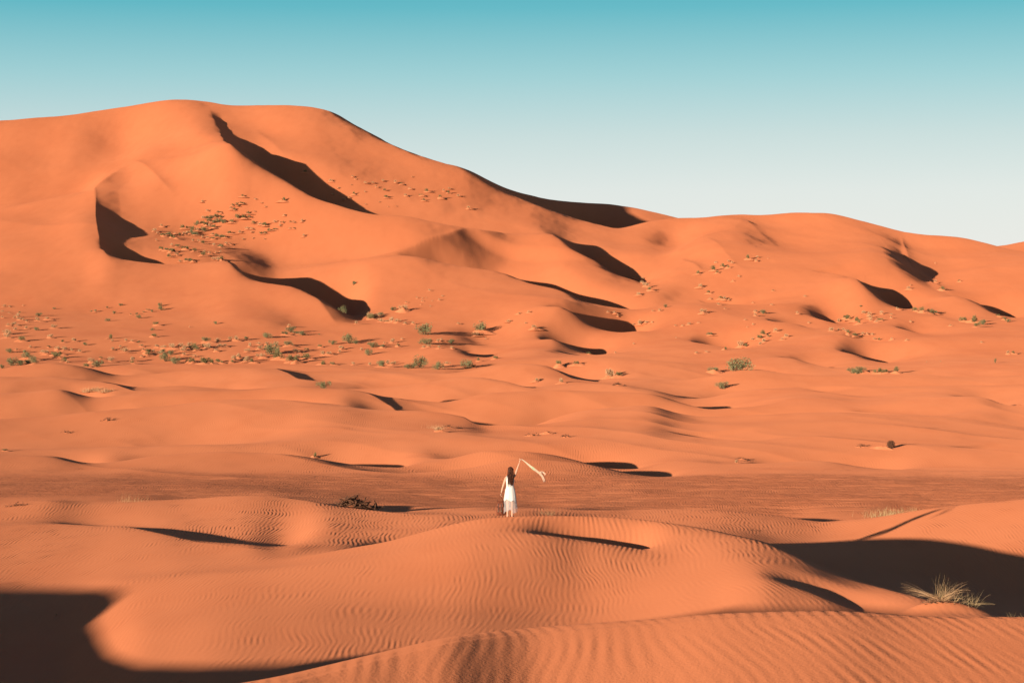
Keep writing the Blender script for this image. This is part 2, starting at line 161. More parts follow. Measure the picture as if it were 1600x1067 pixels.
# ---- relax the surface between the surveyed crest lines: a smooth base plus sharp crests that die away
GS = 5.0; GX = np.arange(-400,2000.1,GS); DV = .0036
GV = np.arange(math.log(12.5), math.log(1700), DV); GY = np.exp(GV)
def to_grid(T):
    a = np.array([np.interp(GX,PXC,row) for row in T[np.searchsorted(YR,9):]])
    y = YR[np.searchsorted(YR,9):]
    return np.array([np.interp(GY,y,a[:,j]) for j in range(len(GX))]).T
Z0 = to_grid(ZT)
Zs = blur(Z0, 3.5, BLX/GS)
nearw = np.clip((GY-24)/14,0,1)[:,None]
Zs = Zs*nearw + blur(Z0,1.2,3)*(1-nearw)
Rt = np.zeros_like(Zs); Wt = np.zeros_like(Zs)
cols = np.arange(len(GX))
for k,(Y,Z,w,d,fr,nm) in enumerate(L):
    Yc = np.interp(GX,PXC,Y); Zc = np.interp(GX,PXC,Z); wc = np.interp(GX,PXC,w)
    rf = (np.log(Yc)-GV[0])/DV; r0 = np.clip(np.round(rf).astype(int),1,len(GV)-2)
    wt = np.where(wc>.45, 60.0, .25*wc)
    if nm in ('c1','h0','h1'): wt = np.where(wc>.45,20.,.3)
    if nm in ('j','i','p','q','u','v','w','x1'): wt = 1.6*wc
    rl = np.clip(np.floor(rf).astype(int),1,len(GV)-3); fr_ = rf-rl
    for rr,ff in ((rl,1-fr_),(rl+1,fr_)):
        w_ = wt*np.clip(ff,0,1); m_ = w_>Wt[rr,cols]
        Rt[rr[m_],cols[m_]] = (Zc/Yc*GY[rr]-Zs[rr,cols])[m_]; Wt[rr[m_],cols[m_]] = w_[m_]
    Yv,Zv,wv = VAL[k] if k<len(VAL) else (None,None,None)
    if Yv is not None:
        Yc = np.interp(GX,PXC,Yv); Zc=np.interp(GX,PXC,Zv); wc=np.interp(GX,PXC,wv)
        vf_ = (np.log(Yc)-GV[0])/DV; r1 = np.clip(np.floor(vf_).astype(int),2,len(GV)-4)
        for dr in (-1,0,1,2):
            wt = .5*wc*np.clip(1-np.abs(vf_-(r1+dr))/2.0,0,1); rr=r1+dr
            m_ = (wt>Wt[rr,cols])&(r1>r0+1)
            Rt[rr[m_],cols[m_]] = (Zc-Zs[rr,cols])[m_]; Wt[rr[m_],cols[m_]] = wt[m_]
def polyline(pts, wt):
    P = np.array(pts,float)
    for a,b in zip(P[:-1],P[1:]):
        n = int(max(abs(b[0]-a[0])/GS, abs(math.log(b[2]/a[2]))/DV)*2)+2
        for t in np.linspace(0,1,n):
            q = a*(1-t)+b*t; j=int(round((q[0]-GX[0])/GS)); fi=(math.log(q[2])-GV[0])/DV
            for i,g in ((int(fi),1-fi%1),(int(fi)+1,fi%1)):
                if 0<=j<len(GX) and 0<=i<len(GV) and wt*g>Wt[i,j]:
                    Rt[i,j]=-(q[1]-HY)/F*GY[i]-Zs[i,j]; Wt[i,j]=wt*g
for pts in RIDGES: polyline(pts, 7.)
for pts in GULLIES: polyline(pts, 3.)
ax = (DV/(GS/F))**2; lam = (DV/ELL)**2
ax = min(ax, 6.0)
def relax(Rt,Wt,R,ax,lam,n):
    den = 2+2*ax+lam+Wt; num0 = Wt*Rt
    for it in range(n):
        P = np.pad(R,1,mode='edge')
        R = (P[:-2,1:-1]+P[2:,1:-1]+ax*(P[1:-1,:-2]+P[1:-1,2:])+num0)/den
    return R
# coarse start
def down(A,Wg):
    h,w_ = (A.shape[0]//4)*4,(A.shape[1]//4)*4
    a=(A*Wg)[:h,:w_].reshape(h//4,4,w_//4,4).sum((1,3)); b=Wg[:h,:w_].reshape(h//4,4,w_//4,4).sum((1,3))
    return a/np.maximum(b,1e-9), b
a_,b_ = down(Rt,Wt)
Rc = relax(a_,b_*4,np.zeros_like(a_),ax,lam*16,250)
Ri = np.repeat(np.repeat(Rc,4,0),4,1)
Rf = np.zeros_like(Zs); Rf[:Ri.shape[0],:Ri.shape[1]] = Ri
Rf = relax(Rt,Wt,blur(Rf,2,2),ax,lam,160)
ZG = Zs + Rf
ZG = blur(ZG, .4, .6)
# back onto the mesh rows and columns
zr_ = np.array([np.interp(PXC,GX,row) for row in ZG])          # grid rows x mesh columns
sel_ = np.nonzero((YR>GY[0])&(YR<GY[-1]))[0]
vf = (np.log(YR[sel_])-GV[0])/DV; vi = np.clip(vf.astype(int),1,len(GV)-3); t_=(vf-vi)[:,None]
p0,p1_,p2,p3 = zr_[vi-1],zr_[vi],zr_[vi+1],zr_[vi+2]
cub = p1_+.5*t_*(p2-p0+t_*(2*p0-5*p1_+4*p2-p3+t_*(3*(p1_-p2)+p3-p0)))
bl_ = np.clip(np.minimum((PXC-GX[0])/250,(GX[-1]-PXC)/250),0,1)[None]*np.clip((YR[sel_]-13)/3,0,1)[:,None]*np.clip((1650-YR[sel_])/300,0,1)[:,None]
ZT[sel_] = ZT[sel_]*(1-bl_)+cub*bl_
ZT = blur(ZT, .35, 1.0*NC/1100)
# the dune shoulder left of the standpoint, whose long shadow fills the near hollow
_cx = np.interp(XT, CAST_X, CAST_D); _wy = np.clip((YT-4)/7,0,1)*np.clip((38-YT)/9,0,1)
_wy = _wy*_wy*(3-2*_wy)
ZT += _cx*_wy
# knife edges: beside each line the sand falls away on one side by A metres over L metres, then recovers
CREASES = [
 (1.9,20,[(1152,337,877),(1160,348,845),(1148,357,818),(1120,364,797),(1098,368,785),(1075,381,768),(1058,391,752)]),
 (.9,4,[(1018,632.5,236),(1040,639,234),(1062,646,233),(1110,649,232),(1160,651,231)]),
 (.6,3,[(760,660,221),(800,661,221),(842,661,221)]),
 (.5,5,[(735,617,278),(798,611,281),(864,610,281),(935,612,280)]),
 (.5,5,[(640,603,318),(700,593,321),(748,590,322)]),
 (.5,5,[(240,637,237),(331,626,240),(397,622,240),(450,624,240)]),
 (.5,5,[(545,633,235),(600,641,230),(672,645,226)]),
 (.6,5,[(1150,576,374),(1190,577,374),(1230,585,370)]),
 (.4,5,[(0,589,322),(99,589,323),(166,595,321)]),
 (.7,6,[(950,566,379),(1000,568,377),(1040,574,374),(1088,585,369)]),
 (.8,5,[(1030,618,280),(1075,629,274),(1115,637,270)]),
 (.6,5,[(1310,625,264),(1390,635,258),(1470,645,252)]),
 (.9,4,[(1470,617,279),(1530,620,277),(1575,631,271)]),
 (.5,5,[(1370,648,233),(1469,653,229),(1610,668,224)]),
 (.5,4,[(1035,658,206),(1085,667,200),(1145,680,193)]),
 (.3,4,[(1470,695,187),(1540,700,184),(1615,707,181)]),
 (.9,5,[(-90,636,244),(0,643,244),(60,652,244)]),
 (.5,5,[(738,590,323),(785,596,319),(835,604,312)]),
 (.12,1.6,[(1140,799,97.8),(1225,806.5,96.7),(1295,815.5,95)]),
 (.04,1.6,[(110,821,88),(200,824,85),(250,834,81),(300,845,77.5),(350,852,74.5),(430,857,71)]),
 (.05,1.6,[(370,776,100),(431,777,100),(487,785,98),(544,794,95),(600,801,92),(690,807,89)]),
 (.35,3,[(170,723,163),(120,720,164),(60,713,165)][::-1]),
 (.35,3,[(440,709,166),(513,718,164),(560,725,163),(640,729,162)]),
 (.3,3,[(1270,721,167),(1322,726,166),(1380,735,165)]),
 (.5,12,[(318,160,953),(326,172,930),(335,190,900),(345,207,865),(355,220,805)]),
 (2.0,9,[(203,251,835),(180,268,805),(148,292,768),(149,310,738),(150,335,700),(152,360,668),(158,384,642),(166,402,622),(176,420,600)]),
 (1.6,10,[(200,250,838),(222,262,815),(250,290,775),(280,315,745)]),
 (.8,16,[(1150,337,877),(1170,352,845),(1195,368,812),(1225,388,778)]),
 (2.6,17,[(1408,362,868),(1412,385,835),(1420,408,790),(1445,432,745)]),
 (1.6,10,[(1412,405,790),(1430,425,755),(1458,448,715),(1500,466,668)]),
 (3.4,20,[(732,357,728),(715,362,716),(690,370,702),(660,380,692),(620,393,680)]),
 (.3,9,[(505,190,950),(530,215,925),(552,238,900),(575,262,875)]),
 (.4,9,[(575,205,940),(615,235,900),(650,258,875),(690,280,850)]),
 (.35,8,[(630,235,935),(665,258,905),(700,280,880),(730,297,860)]),
 (.8,8,[(395,205,900),(420,232,870),(450,262,830)]),
 (.8,9,[(468,456,580),(496,470,566),(515,490,550),(530,510,536)]),
 (.6,6,[(425,576,374),(450,583,364),(470,593,352)]),
 (.7,6,[(835,571,374),(870,578,366),(900,588,354)]),
 (.6,5,[(530,610,280),(575,614,274),(610,628,264),(635,640,254)]),
 (.5,5,[(150,594,321),(180,600,314),(215,611,302)]),
 (1.3,4,[(700,650,225),(725,658,220),(745,668,214)]),
 (.9,5,[(1230,606,318),(1262,612,310),(1290,620,300)]),
 (1.8,9,[(1255,410,700),(1300,414,690),(1335,424,672)]),
 (1.2,10,[(880,368,748),(886,380,738),(900,394,724)]),
 (1.1,10,[(1100,370,785),(1125,392,745),(1150,412,712),(1175,424,692)]),
 (2.0,9,[(1085,440,655),(1110,455,636),(1140,470,615)]),
 (1.5,8,[(1060,398,740),(1085,412,715),(1102,425,695)]),
]
for _A,_L,_pts in CREASES:
    _P=np.array([((p[0]-HX)/F*p[2],p[2]) for p in _pts]); _m=_L*5
    _r=np.nonzero((YR>_P[:,1].min()-_m)&(YR<_P[:,1].max()+_m))[0]
    _c=np.nonzero((PXC>min(p[0] for p in _pts)-_m/_P[:,1].min()*F)&(PXC<max(p[0] for p in _pts)+_m/_P[:,1].min()*F))[0]
    _x=XT[np.ix_(_r,_c)]; _y=YT[np.ix_(_r,_c)]; _best=np.full(_x.shape,1e9); _sg=np.zeros(_x.shape); _s=np.zeros(_x.shape)
    _len=np.r_[0,np.cumsum(np.hypot(*(np.diff(_P,axis=0).T)))]
    for _i in range(len(_P)-1):
        _a=_P[_i]; _d=_P[_i+1]-_a; _l=np.hypot(*_d)
        _t=np.clip(((_x-_a[0])*_d[0]+(_y-_a[1])*_d[1])/_l**2,0,1)
        _dx=_x-_a[0]-_t*_d[0]; _dy=_y-_a[1]-_t*_d[1]; _ds=np.hypot(_dx,_dy); _n=_ds<_best
        _cr=(_d[0]*_dy-_d[1]*_dx)/_l
        _best=np.where(_n,_ds,_best); _sg=np.where(_n,_cr,_sg); _s=np.where(_n,(_len[_i]+_t*_l)/_len[-1],_s)
    _dd=np.maximum(_sg,0); _fade=np.clip(_s/.22,0,1)*np.clip((1-_s)/.3,0,1); _fade=_fade*_fade*(3-2*_fade)
    _endf=np.clip(1-(_best-np.abs(_sg))/(_L*.7),0,1)
    ZT[np.ix_(_r,_c)] -= _A*_fade*_endf*(_dd/_L)*np.exp(1-_dd/_L)*np.clip(1.25-_dd/(4*_L),0,1)

# broad undulation that grows with distance
amp = np.clip((YT-20)/200,0,1)
ZT += amp*(.35*vnoise(XT/17+3,YT/24,1) + .16*vnoise(XT/6,YT/8,2))
_u=(XT*.80+YT*.6); _v=(-XT*.6+YT*.80)
ZT += np.clip((YT-120)/60,0,1)*np.clip((460-YT)/60,0,1)*.40*(.25-np.abs(vnoise(_u/15,_v/34,11)))*1.6
ZT += np.clip((YT-145)/30,0,1)*np.clip((460-YT)/60,0,1)*.14*(.25-np.abs(vnoise(_u/6.5,_v/17,13)))*1.6
ZT += np.clip((YT-450)/150,0,1)*.9*(.25-np.abs(vnoise(_u/38,_v/95,12)))*1.6
ZT += np.clip((YT-450)/200,0,1)*(1.6*vnoise(XT/48,YT/60,3)+.5*vnoise(XT/16,YT/22,4))
ZT += np.clip((YT-8)/60,0,1)*.05*vnoise(XT/2.6,YT/4.2,5)

def ground_at(px, Y):
    """ground height (relative to the eye) under bearing px at distance Y"""
    c = np.interp(px,PXC,np.arange(nc)); r = np.interp(Y,YR,np.arange(nr))
    i=int(min(r,nr-2)); j=int(min(c,nc-2)); u=r-i; v=c-j
    return (ZT[i,j]*(1-u)+ZT[i+1,j]*u)*(1-v)+(ZT[i,j+1]*(1-u)+ZT[i+1,j+1]*u)*v
R0 = int(np.searchsorted(YR,13))
def hit(px, py, ymin=13, ymax=1500):
    """first ground point met along a bearing"""
    c = np.interp(px,PXC,np.arange(nc)); j=int(min(c,nc-2)); v=c-j
    zc = ZT[:,j]*(1-v)+ZT[:,j+1]*v
    los = -(py-HY)/F*YR
    r0 = int(np.searchsorted(YR,ymin))
    ok = np.nonzero(zc[r0:]>=los[r0:])[0]
    if len(ok)==0 or YR[r0+ok[0]]>ymax:
        d = np.where((YR>ymin)&(YR<ymax), los-zc, 1e9); i=int(np.argmin(d)); Y=YR[i]
    else:
        i=r0+ok[0]; a=los[i-1]-zc[i-1]; b=zc[i]-los[i]; Y = YR[i-1]+(YR[i]-YR[i-1])*(a/(a+b+1e-9) if a>0 else 0)
    X=(px-HX)/F*Y
    return X, Y, ground_at(px,Y)+CZ

# ---------------------------------------------------------------- node helpers
def new_mat(name):
    m = bpy.data.materials.new(name); m.use_nodes = True
    nt = m.node_tree; b = nt.nodes['Principled BSDF']
    b.inputs['Roughness'].default_value = .95; b.inputs['Diffuse Roughness'].default_value = .6
    b.inputs['Specular IOR Level'].default_value = .1
    return m, nt, b
def N(nt, t, **kw):
    n = nt.nodes.new(t)
    for k,v in kw.items(): setattr(n,k,v)
    return n
def math_n(nt, op, a, b=None, c=None):
    n = nt.nodes.new('ShaderNodeMath'); n.operation = op
    for i,x in enumerate((a,b,c)):
        if x is None: continue
        if isinstance(x,(int,float)): n.inputs[i].default_value = x
        else: nt.links.new(x, n.inputs[i])
    return n.outputs[0]
def mixc(nt, f, a, b, bt='MIX'):
    n = nt.nodes.new('ShaderNodeMix'); n.data_type='RGBA'; n.blend_type=bt
    for i,x in ((0,f),(6,a),(7,b)):
        if isinstance(x,(int,float)): n.inputs[i].default_value = x
        elif isinstance(x,tuple): n.inputs[i].default_value = (*x,1)
        else: nt.links.new(x, n.inputs[i])
    return n.outputs[2]
def noise(nt, vec, scale, detail=3, rough=.5):
    n = N(nt,'ShaderNodeTexNoise'); n.inputs['Scale'].default_value=scale
    n.inputs['Detail'].default_value=detail; n.inputs['Roughness'].default_value=rough
    nt.links.new(vec, n.inputs['Vector']); return n.outputs['Fac']
def ramp(nt, x, lo, hi):
    n = N(nt,'ShaderNodeMapRange'); n.interpolation_type='SMOOTHSTEP'
    n.inputs[1].default_value=lo; n.inputs[2].default_value=hi
    nt.links.new(x,n.inputs[0]); return n.outputs[0]

# ---------------------------------------------------------------- sand
def sand_material():
    m, nt, b = new_mat('sand'); lk = nt.links
    geo = N(nt,'ShaderNodeNewGeometry'); P = geo.outputs['Position']
    sep = N(nt,'ShaderNodeSeparateXYZ'); lk.new(P,sep.inputs[0])
    x,y,z = sep.outputs
    def vec2(sx,sy):
        c = N(nt,'ShaderNodeCombineXYZ'); lk.new(math_n(nt,'MULTIPLY',x,sx),c.inputs[0]); lk.new(math_n(nt,'MULTIPLY',y,sy),c.inputs[1]); return c.outputs[0]
    # colour
    n1 = noise(nt, vec2(.012,.02), 1, 4, .55); n2 = noise(nt, vec2(.25,.12), 1, 4, .6); n3 = noise(nt, P, 9, 2, .6)
    c = mixc(nt, ramp(nt,n1,.35,.68), SAND_A, SAND_B)
    c = mixc(nt, math_n(nt,'MULTIPLY',ramp(nt,n2,.42,.75),.35), c, SAND_C)
    c = mixc(nt, math_n(nt,'MULTIPLY',ramp(nt,n3,.3,.7),.12), c, SAND_C)
    # crusted reddish interdune flats
    fl = math_n(nt,'MULTIPLY', ramp(nt,y,100,118), math_n(nt,'SUBTRACT',1,ramp(nt,y,136,152)))
    lowz = math_n(nt,'SUBTRACT',1,ramp(nt,z,1.1,2.0))
    n4 = noise(nt, vec2(.22,.6), 1, 6, .7)
    crust = math_n(nt,'MULTIPLY',math_n(nt,'MULTIPLY',fl,lowz), ramp(nt,n4,.40,.60))
    c = mixc(nt, math_n(nt,'MULTIPLY',crust,.20), c, SAND_D)
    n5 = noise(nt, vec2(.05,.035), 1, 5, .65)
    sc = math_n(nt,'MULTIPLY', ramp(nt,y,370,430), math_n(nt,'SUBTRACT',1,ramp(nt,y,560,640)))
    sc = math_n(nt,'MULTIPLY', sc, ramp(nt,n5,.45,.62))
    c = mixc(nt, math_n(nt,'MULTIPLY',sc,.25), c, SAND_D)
    n6 = noise(nt, vec2(.03,.008), 1, 5, .6)
    c = mixc(nt, math_n(nt,'MULTIPLY',ramp(nt,n6,.45,.72),.40), c, SAND_E)
    c = mixc(nt, math_n(nt,'MULTIPLY',ramp(nt,y,380,620),.45), c, SAND_C)  # distant sand darkened in colour to tone down its brightly sunlit slopes
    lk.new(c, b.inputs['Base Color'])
    # wind ripples: crests run away from the eye, wandering and forking
    wob = noise(nt, vec2(.16,.10), 1, 2, .5); wob2 = noise(nt, vec2(1.1,.5), 1, 1, .5)
    off = math_n(nt,'ADD', math_n(nt,'MULTIPLY',wob,6.5), math_n(nt,'MULTIPLY',wob2,.22))
    rip = []
    for (fx, fy, fr, seed, ori) in ((1,1,4.0,0,.0),):
        cv = N(nt,'ShaderNodeCombineXYZ')
        nearf = math_n(nt,'SUBTRACT',1,ramp(nt,y,22,34))
        xs = math_n(nt,'ADD',x,math_n(nt,'MULTIPLY',math_n(nt,'MULTIPLY',y,nearf),.07))
        lk.new(math_n(nt,'ADD',xs,math_n(nt,'MULTIPLY',off,.28)),cv.inputs[0])
        lk.new(math_n(nt,'MULTIPLY',y,.55),cv.inputs[1])
        g = N(nt,'ShaderNodeTexGabor'); g.gabor_type='2D'
        g.inputs['Scale'].default_value=fr*.42; lk.new(math_n(nt,'SUBTRACT',3.6,math_n(nt,'MULTIPLY',ramp(nt,y,105,175),1.2)),g.inputs['Frequency'])
        g.inputs['Anisotropy'].default_value=1.0
        g.inputs['Orientation'].default_value=ori
        lk.new(cv.outputs[0], g.inputs['Vector'])
        rip.append(g.outputs['Value'])
    # finer ripples on slopes, larger in the troughs
    sel = ramp(nt, noise(nt, vec2(.08,.06),1,1,.5), .42,.60)
    mx = N(nt,'ShaderNodeMix'); mx.data_type='FLOAT'
    lk.new(sel,mx.inputs[0]); lk.new(rip[0],mx.inputs[2]); lk.new(rip[0],mx.inputs[3])
    fade = math_n(nt,'SUBTRACT',1,math_n(nt,'MULTIPLY',ramp(nt,y,230,420),.9))
    patch = math_n(nt,'ADD',.45,math_n(nt,'MULTIPLY',ramp(nt,noise(nt,vec2(.06,.045),1,2,.5),.35,.62),.55))
    dist = math_n(nt,'ADD',.66,math_n(nt,'MULTIPLY',ramp(nt,y,45,85),.75))
    hgt = math_n(nt,'MULTIPLY',math_n(nt,'MULTIPLY',math_n(nt,'MULTIPLY',mx.outputs[0],fade),patch),dist)
    bp = N(nt,'ShaderNodeBump'); bp.inputs['Strength'].default_value=1; bp.inputs['Distance'].default_value=RIP
    lk.new(hgt,bp.inputs['Height'])
    # crust lumps and grain
    gr = math_n(nt,'ADD', math_n(nt,'MULTIPLY',noise(nt,P,28,2,.6),.005), math_n(nt,'MULTIPLY',math_n(nt,'MULTIPLY',crust,noise(nt,vec2(1.1,1.6),1,4,.7)),.10))
    far = math_n(nt,'MULTIPLY', math_n(nt,'MULTIPLY',ramp(nt,y,420,620), noise(nt,vec2(.05,.02),1,3,.5)), .8)
    b2 = N(nt,'ShaderNodeBump'); b2.inputs['Strength'].default_value=1; b2.inputs['Distance'].default_value=1
    lk.new(math_n(nt,'ADD',gr,far),b2.inputs['Height']); lk.new(bp.outputs[0],b2.inputs['Normal'])
    lk.new(b2.outputs[0], b.inputs['Normal'])
    return m
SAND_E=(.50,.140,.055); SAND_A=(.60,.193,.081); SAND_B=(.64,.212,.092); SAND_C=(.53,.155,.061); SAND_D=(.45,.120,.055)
RIP=.013

def build_ground():
    V = np.stack([XT,YT,ZT+CZ],-1).reshape(-1,3).astype(np.float32)
    me = bpy.data.meshes.new('ground'); nv=len(V)
    idx = np.arange(nr*nc).reshape(nr,nc)
    q = np.stack([idx[:-1,:-1],idx[:-1,1:],idx[1:,1:],idx[1:,:-1]],-1).reshape(-1).astype(np.int32)
    nf = len(q)//4
    me.vertices.add(nv); me.vertices.foreach_set('co',V.ravel())
    me.loops.add(nf*4); me.loops.foreach_set('vertex_index',q)
    me.polygons.add(nf); me.polygons.foreach_set('loop_start',(np.arange(nf)*4).astype(np.int32))
    me.polygons.foreach_set('use_smooth',np.ones(nf,bool))
    me.update(calc_edges=True)
    o = bpy.data.objects.new('ground',me); COL.objects.link(o)
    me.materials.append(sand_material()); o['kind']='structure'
    return o
# sand heaped round the big grass clump
CX,CY,_ = hit(1470,953,30,60)
_r2 = ((XT-CX-.1)/.95)**2+((YT-CY)/.9)**2
ZT += .20*np.exp(-_r2*1.4)
build_ground()
# ---------------------------------------------------------------- mesh helpers
class MB:
    def __init__(s): s.v=[]; s.f=[]; s.m=[]; s.cur=0
    def face(s,*ps):
        i=len(s.v); s.v.extend(ps); s.f.append(tuple(range(i,i+len(ps)))); s.m.append(s.cur)
    def ribbon(s,pts,w0,w1,nrm=None):
        """a blade tapering from w0 to w1 along pts"""
        n=len(pts); L_=[]
        for i,p in enumerate(pts):
            a=pts[max(i-1,0)]; b=pts[min(i+1,n-1)]
            d=Vector(b)-Vector(a)
            side=d.cross(nrm if nrm else Vector((0,0,1)))
            if side.length<1e-6: side=Vector((1,0,0))
            side.normalize(); w=(w0+(w1-w0)*i/(n-1))*.5
            L_.append((Vector(p)-side*w, Vector(p)+side*w))
        i0=len(s.v)
        for a,b in L_: s.v.extend((tuple(a),tuple(b)))
        for i in range(n-1):
            s.f.append((i0+2*i,i0+2*i+1,i0+2*i+3,i0+2*i+2)); s.m.append(s.cur)
    def tube(s,pts,rad,k=5,cap=True):
        n=len(pts); i0=len(s.v)
        if isinstance(rad,(int,float)): rad=[rad]*n
        up=Vector((0,0,1))
        for i,p in enumerate(pts):
            d=(Vector(pts[min(i+1,n-1)])-Vector(pts[max(i-1,0)])).normalized()
            a=d.cross(up) if abs(d.z)<.9 else d.cross(Vector((1,0,0))); a.normalize(); b=d.cross(a)
            for j in range(k):
                t=2*math.pi*j/k
                s.v.append(tuple(Vector(p)+(a*math.cos(t)+b*math.sin(t))*rad[i]))
        for i in range(n-1):
            for j in range(k):
                s.f.append((i0+i*k+j,i0+i*k+(j+1)%k,i0+(i+1)*k+(j+1)%k,i0+(i+1)*k+j)); s.m.append(s.cur)
        if cap:
            s.f.append(tuple(i0+j for j in range(k))[::-1]); s.m.append(s.cur)
            s.f.append(tuple(i0+(n-1)*k+j for j in range(k))); s.m.append(s.cur)
    def rings(s,R,close=True,cap=True):
        """skin of closed rings (lists of points)"""
        i0=len(s.v); k=len(R[0])
        for r_ in R: s.v.extend([tuple(p) for p in r_])
        for i in range(len(R)-1):
            for j in range(k if close else k-1):
                s.f.append((i0+i*k+j,i0+i*k+(j+1)%k,i0+(i+1)*k+(j+1)%k,i0+(i+1)*k+j)); s.m.append(s.cur)
        if cap and close:
            s.f.append(tuple(i0+j for j in range(k))[::-1]); s.m.append(s.cur)
            s.f.append(tuple(i0+(len(R)-1)*k+j for j in range(k))); s.m.append(s.cur)
    def mesh(s,name,mats,smooth=False):
        me=bpy.data.meshes.new(name); me.from_pydata([tuple(v) for v in s.v],[],s.f); 
        for m in (mats if isinstance(mats,(list,tuple)) else [mats]): me.materials.append(m)
        me.polygons.foreach_set('material_index',s.m)
        if smooth: me.polygons.foreach_set('use_smooth',[True]*len(me.polygons))
        me.update(); return me
def put(name, me, parent=None, loc=(0,0,0)):
    o=bpy.data.objects.new(name,me); COL.objects.link(o); o.parent=parent; o.location=loc; return o
def empty(name, loc, rz=0, sc=1):
    o=bpy.data.objects.new(name,None); COL.objects.link(o); o.location=loc; o.rotation_euler=(0,0,rz)
    o.scale=(sc,sc,sc) if isinstance(sc,(int,float)) else sc
    o.empty_display_size=.2; return o
def tag(o,label,cat,group=None):
    o['label']=label; o['category']=cat
    if group: o['group']=group
from mathutils import Vector

def plant_mat(name, c1, c2, scale=9, trans=.0):
    m,nt,b = new_mat(name)
    oi = N(nt,'ShaderNodeObjectInfo'); geo=N(nt,'ShaderNodeNewGeometry')
    n = noise(nt, geo.outputs['Position'], scale, 2, .6)
    f = math_n(nt,'ADD',math_n(nt,'MULTIPLY',ramp(nt,n,.3,.7),.7),math_n(nt,'MULTIPLY',oi.outputs['Random'],.3))
    nt.links.new(mixc(nt,f,c1,c2), b.inputs['Base Color']); b.inputs['Diffuse Roughness'].default_value=.2
    return m
M_GREEN = plant_mat('grey_green_leaf',(.14,.145,.062),(.32,.28,.14),3)
M_OLIVE = plant_mat('olive_leaf',(.13,.115,.045),(.36,.27,.12),4)
M_TAN   = plant_mat('dry_stalk',(.50,.28,.13),(.66,.42,.24),5)
M_STEM  = plant_mat('woody_stem',(.12,.065,.035),(.24,.13,.07),6)
M_DEAD  = plant_mat('dead_wood',(.07,.03,.02),(.24,.11,.06),9)
M_STRAW = plant_mat('straw',(.40,.25,.11),(.58,.42,.22),30)
M_ROOT  = plant_mat('root',(.16,.075,.04),(.34,.17,.09),20)
m_,nt_,b_s = new_mat('mound_sand')
_g=N(nt_,'ShaderNodeNewGeometry')
nt_.links.new(mixc(nt_,ramp(nt_,noise(nt_,_g.outputs['Position'],2.5,4,.6),.3,.7),(.60,.19,.08),(.66,.23,.105)),b_s.inputs['Base Color']); b_s.inputs['Diffuse Roughness'].default_value=1.0
_bp=N(nt_,'ShaderNodeBump'); _bp.inputs['Strength'].default_value=1; _bp.inputs['Distance'].default_value=.12
nt_.links.new(noise(nt_,_g.outputs['Position'],6,3,.6),_bp.inputs['Height']); nt_.links.new(_bp.outputs[0],b_s.inputs['Normal'])
M_MOUND=m_

R_ = random.Random(11)
def rv(): 
    while 1:
        v=Vector((R_.uniform(-1,1),R_.uniform(-1,1),R_.uniform(-1,1)))
        if .05<v.length<1: return v.normalized()
def bush_meshes(kind, n, seed):
    """unit shrub, 1 m wide: leaf clumps on branching stems"""
    R_.seed(seed)
    mat = {'g':M_GREEN,'m':M_OLIVE,'t':M_TAN}[kind]
    fol=MB(); st=MB()
    hmax = {'g':.50,'m':.42,'t':.38}[kind]
    lob=[]
    nl = {'g':9,'m':7,'t':6}[kind]
    for i in range(nl):
        a=R_.uniform(0,6.28); rr=R_.uniform(0,.34)**1.0
        lob.append((Vector((rr*math.cos(a),rr*math.sin(a),R_.uniform(.10,hmax-.16))),R_.uniform(.10,.19)))
    for c,r0 in lob:
        base=Vector((R_.uniform(-.06,.06),R_.uniform(-.06,.06),-.06))
        mid=(base+c)*.5+Vector((R_.uniform(-.05,.05),R_.uniform(-.05,.05),.02))
        st.tube([base,mid,c],[.016,.011,.005],4,False)
        for q in range(5):
            e=c+rv()*r0*.95
            st.tube([c,(c+e)/2+rv()*.02,e],[.006,.004,.002],3,False)
    per=n//nl
    for c,r0 in lob:
        for i in range(per):
            d=rv(); rad=r0*(R_.random()**.4)*R_.uniform(.75,1.25)
            p=c+Vector((d.x,d.y,d.z*.85))*rad
            if p.z<-.03: p.z=R_.uniform(-.03,.05)
            if kind=='t' or (kind=='m' and i%2):
                u=(d*.7+rv()*.5+Vector((0,0,.6))).normalized(); l=R_.uniform(.05,.12)
                s_=u.cross(rv()).normalized()*R_.uniform(.006,.014)
                fol.face(p-s_,p+s_,p+u*l)
            else:
                u=(d+rv()*.8).normalized(); s_=u.cross(rv()).normalized(); l=R_.uniform(.022,.05); w=l*.45
                fol.face(p-s_*w,p+u*l*.5-s_*w*.2+s_*0,p+u*l,p+s_*w)
    if kind=='t':
        for i in range(40):
            a=R_.uniform(0,6.28); l=R_.uniform(.2,.42); t=R_.uniform(.2,1.1)
            p0=Vector((math.cos(a),math.sin(a),0))*R_.uniform(.0,.18)
            p2=p0+Vector((math.cos(a)*math.sin(t),math.sin(a)*math.sin(t),math.cos(t)))*l
            fol.ribbon([p0,(p0+p2)/2+Vector((0,0,.04)),p2],.012,.003)
    return fol.mesh('foliage',mat), st.mesh('stems',M_STEM if kind!='t' else M_ROOT)
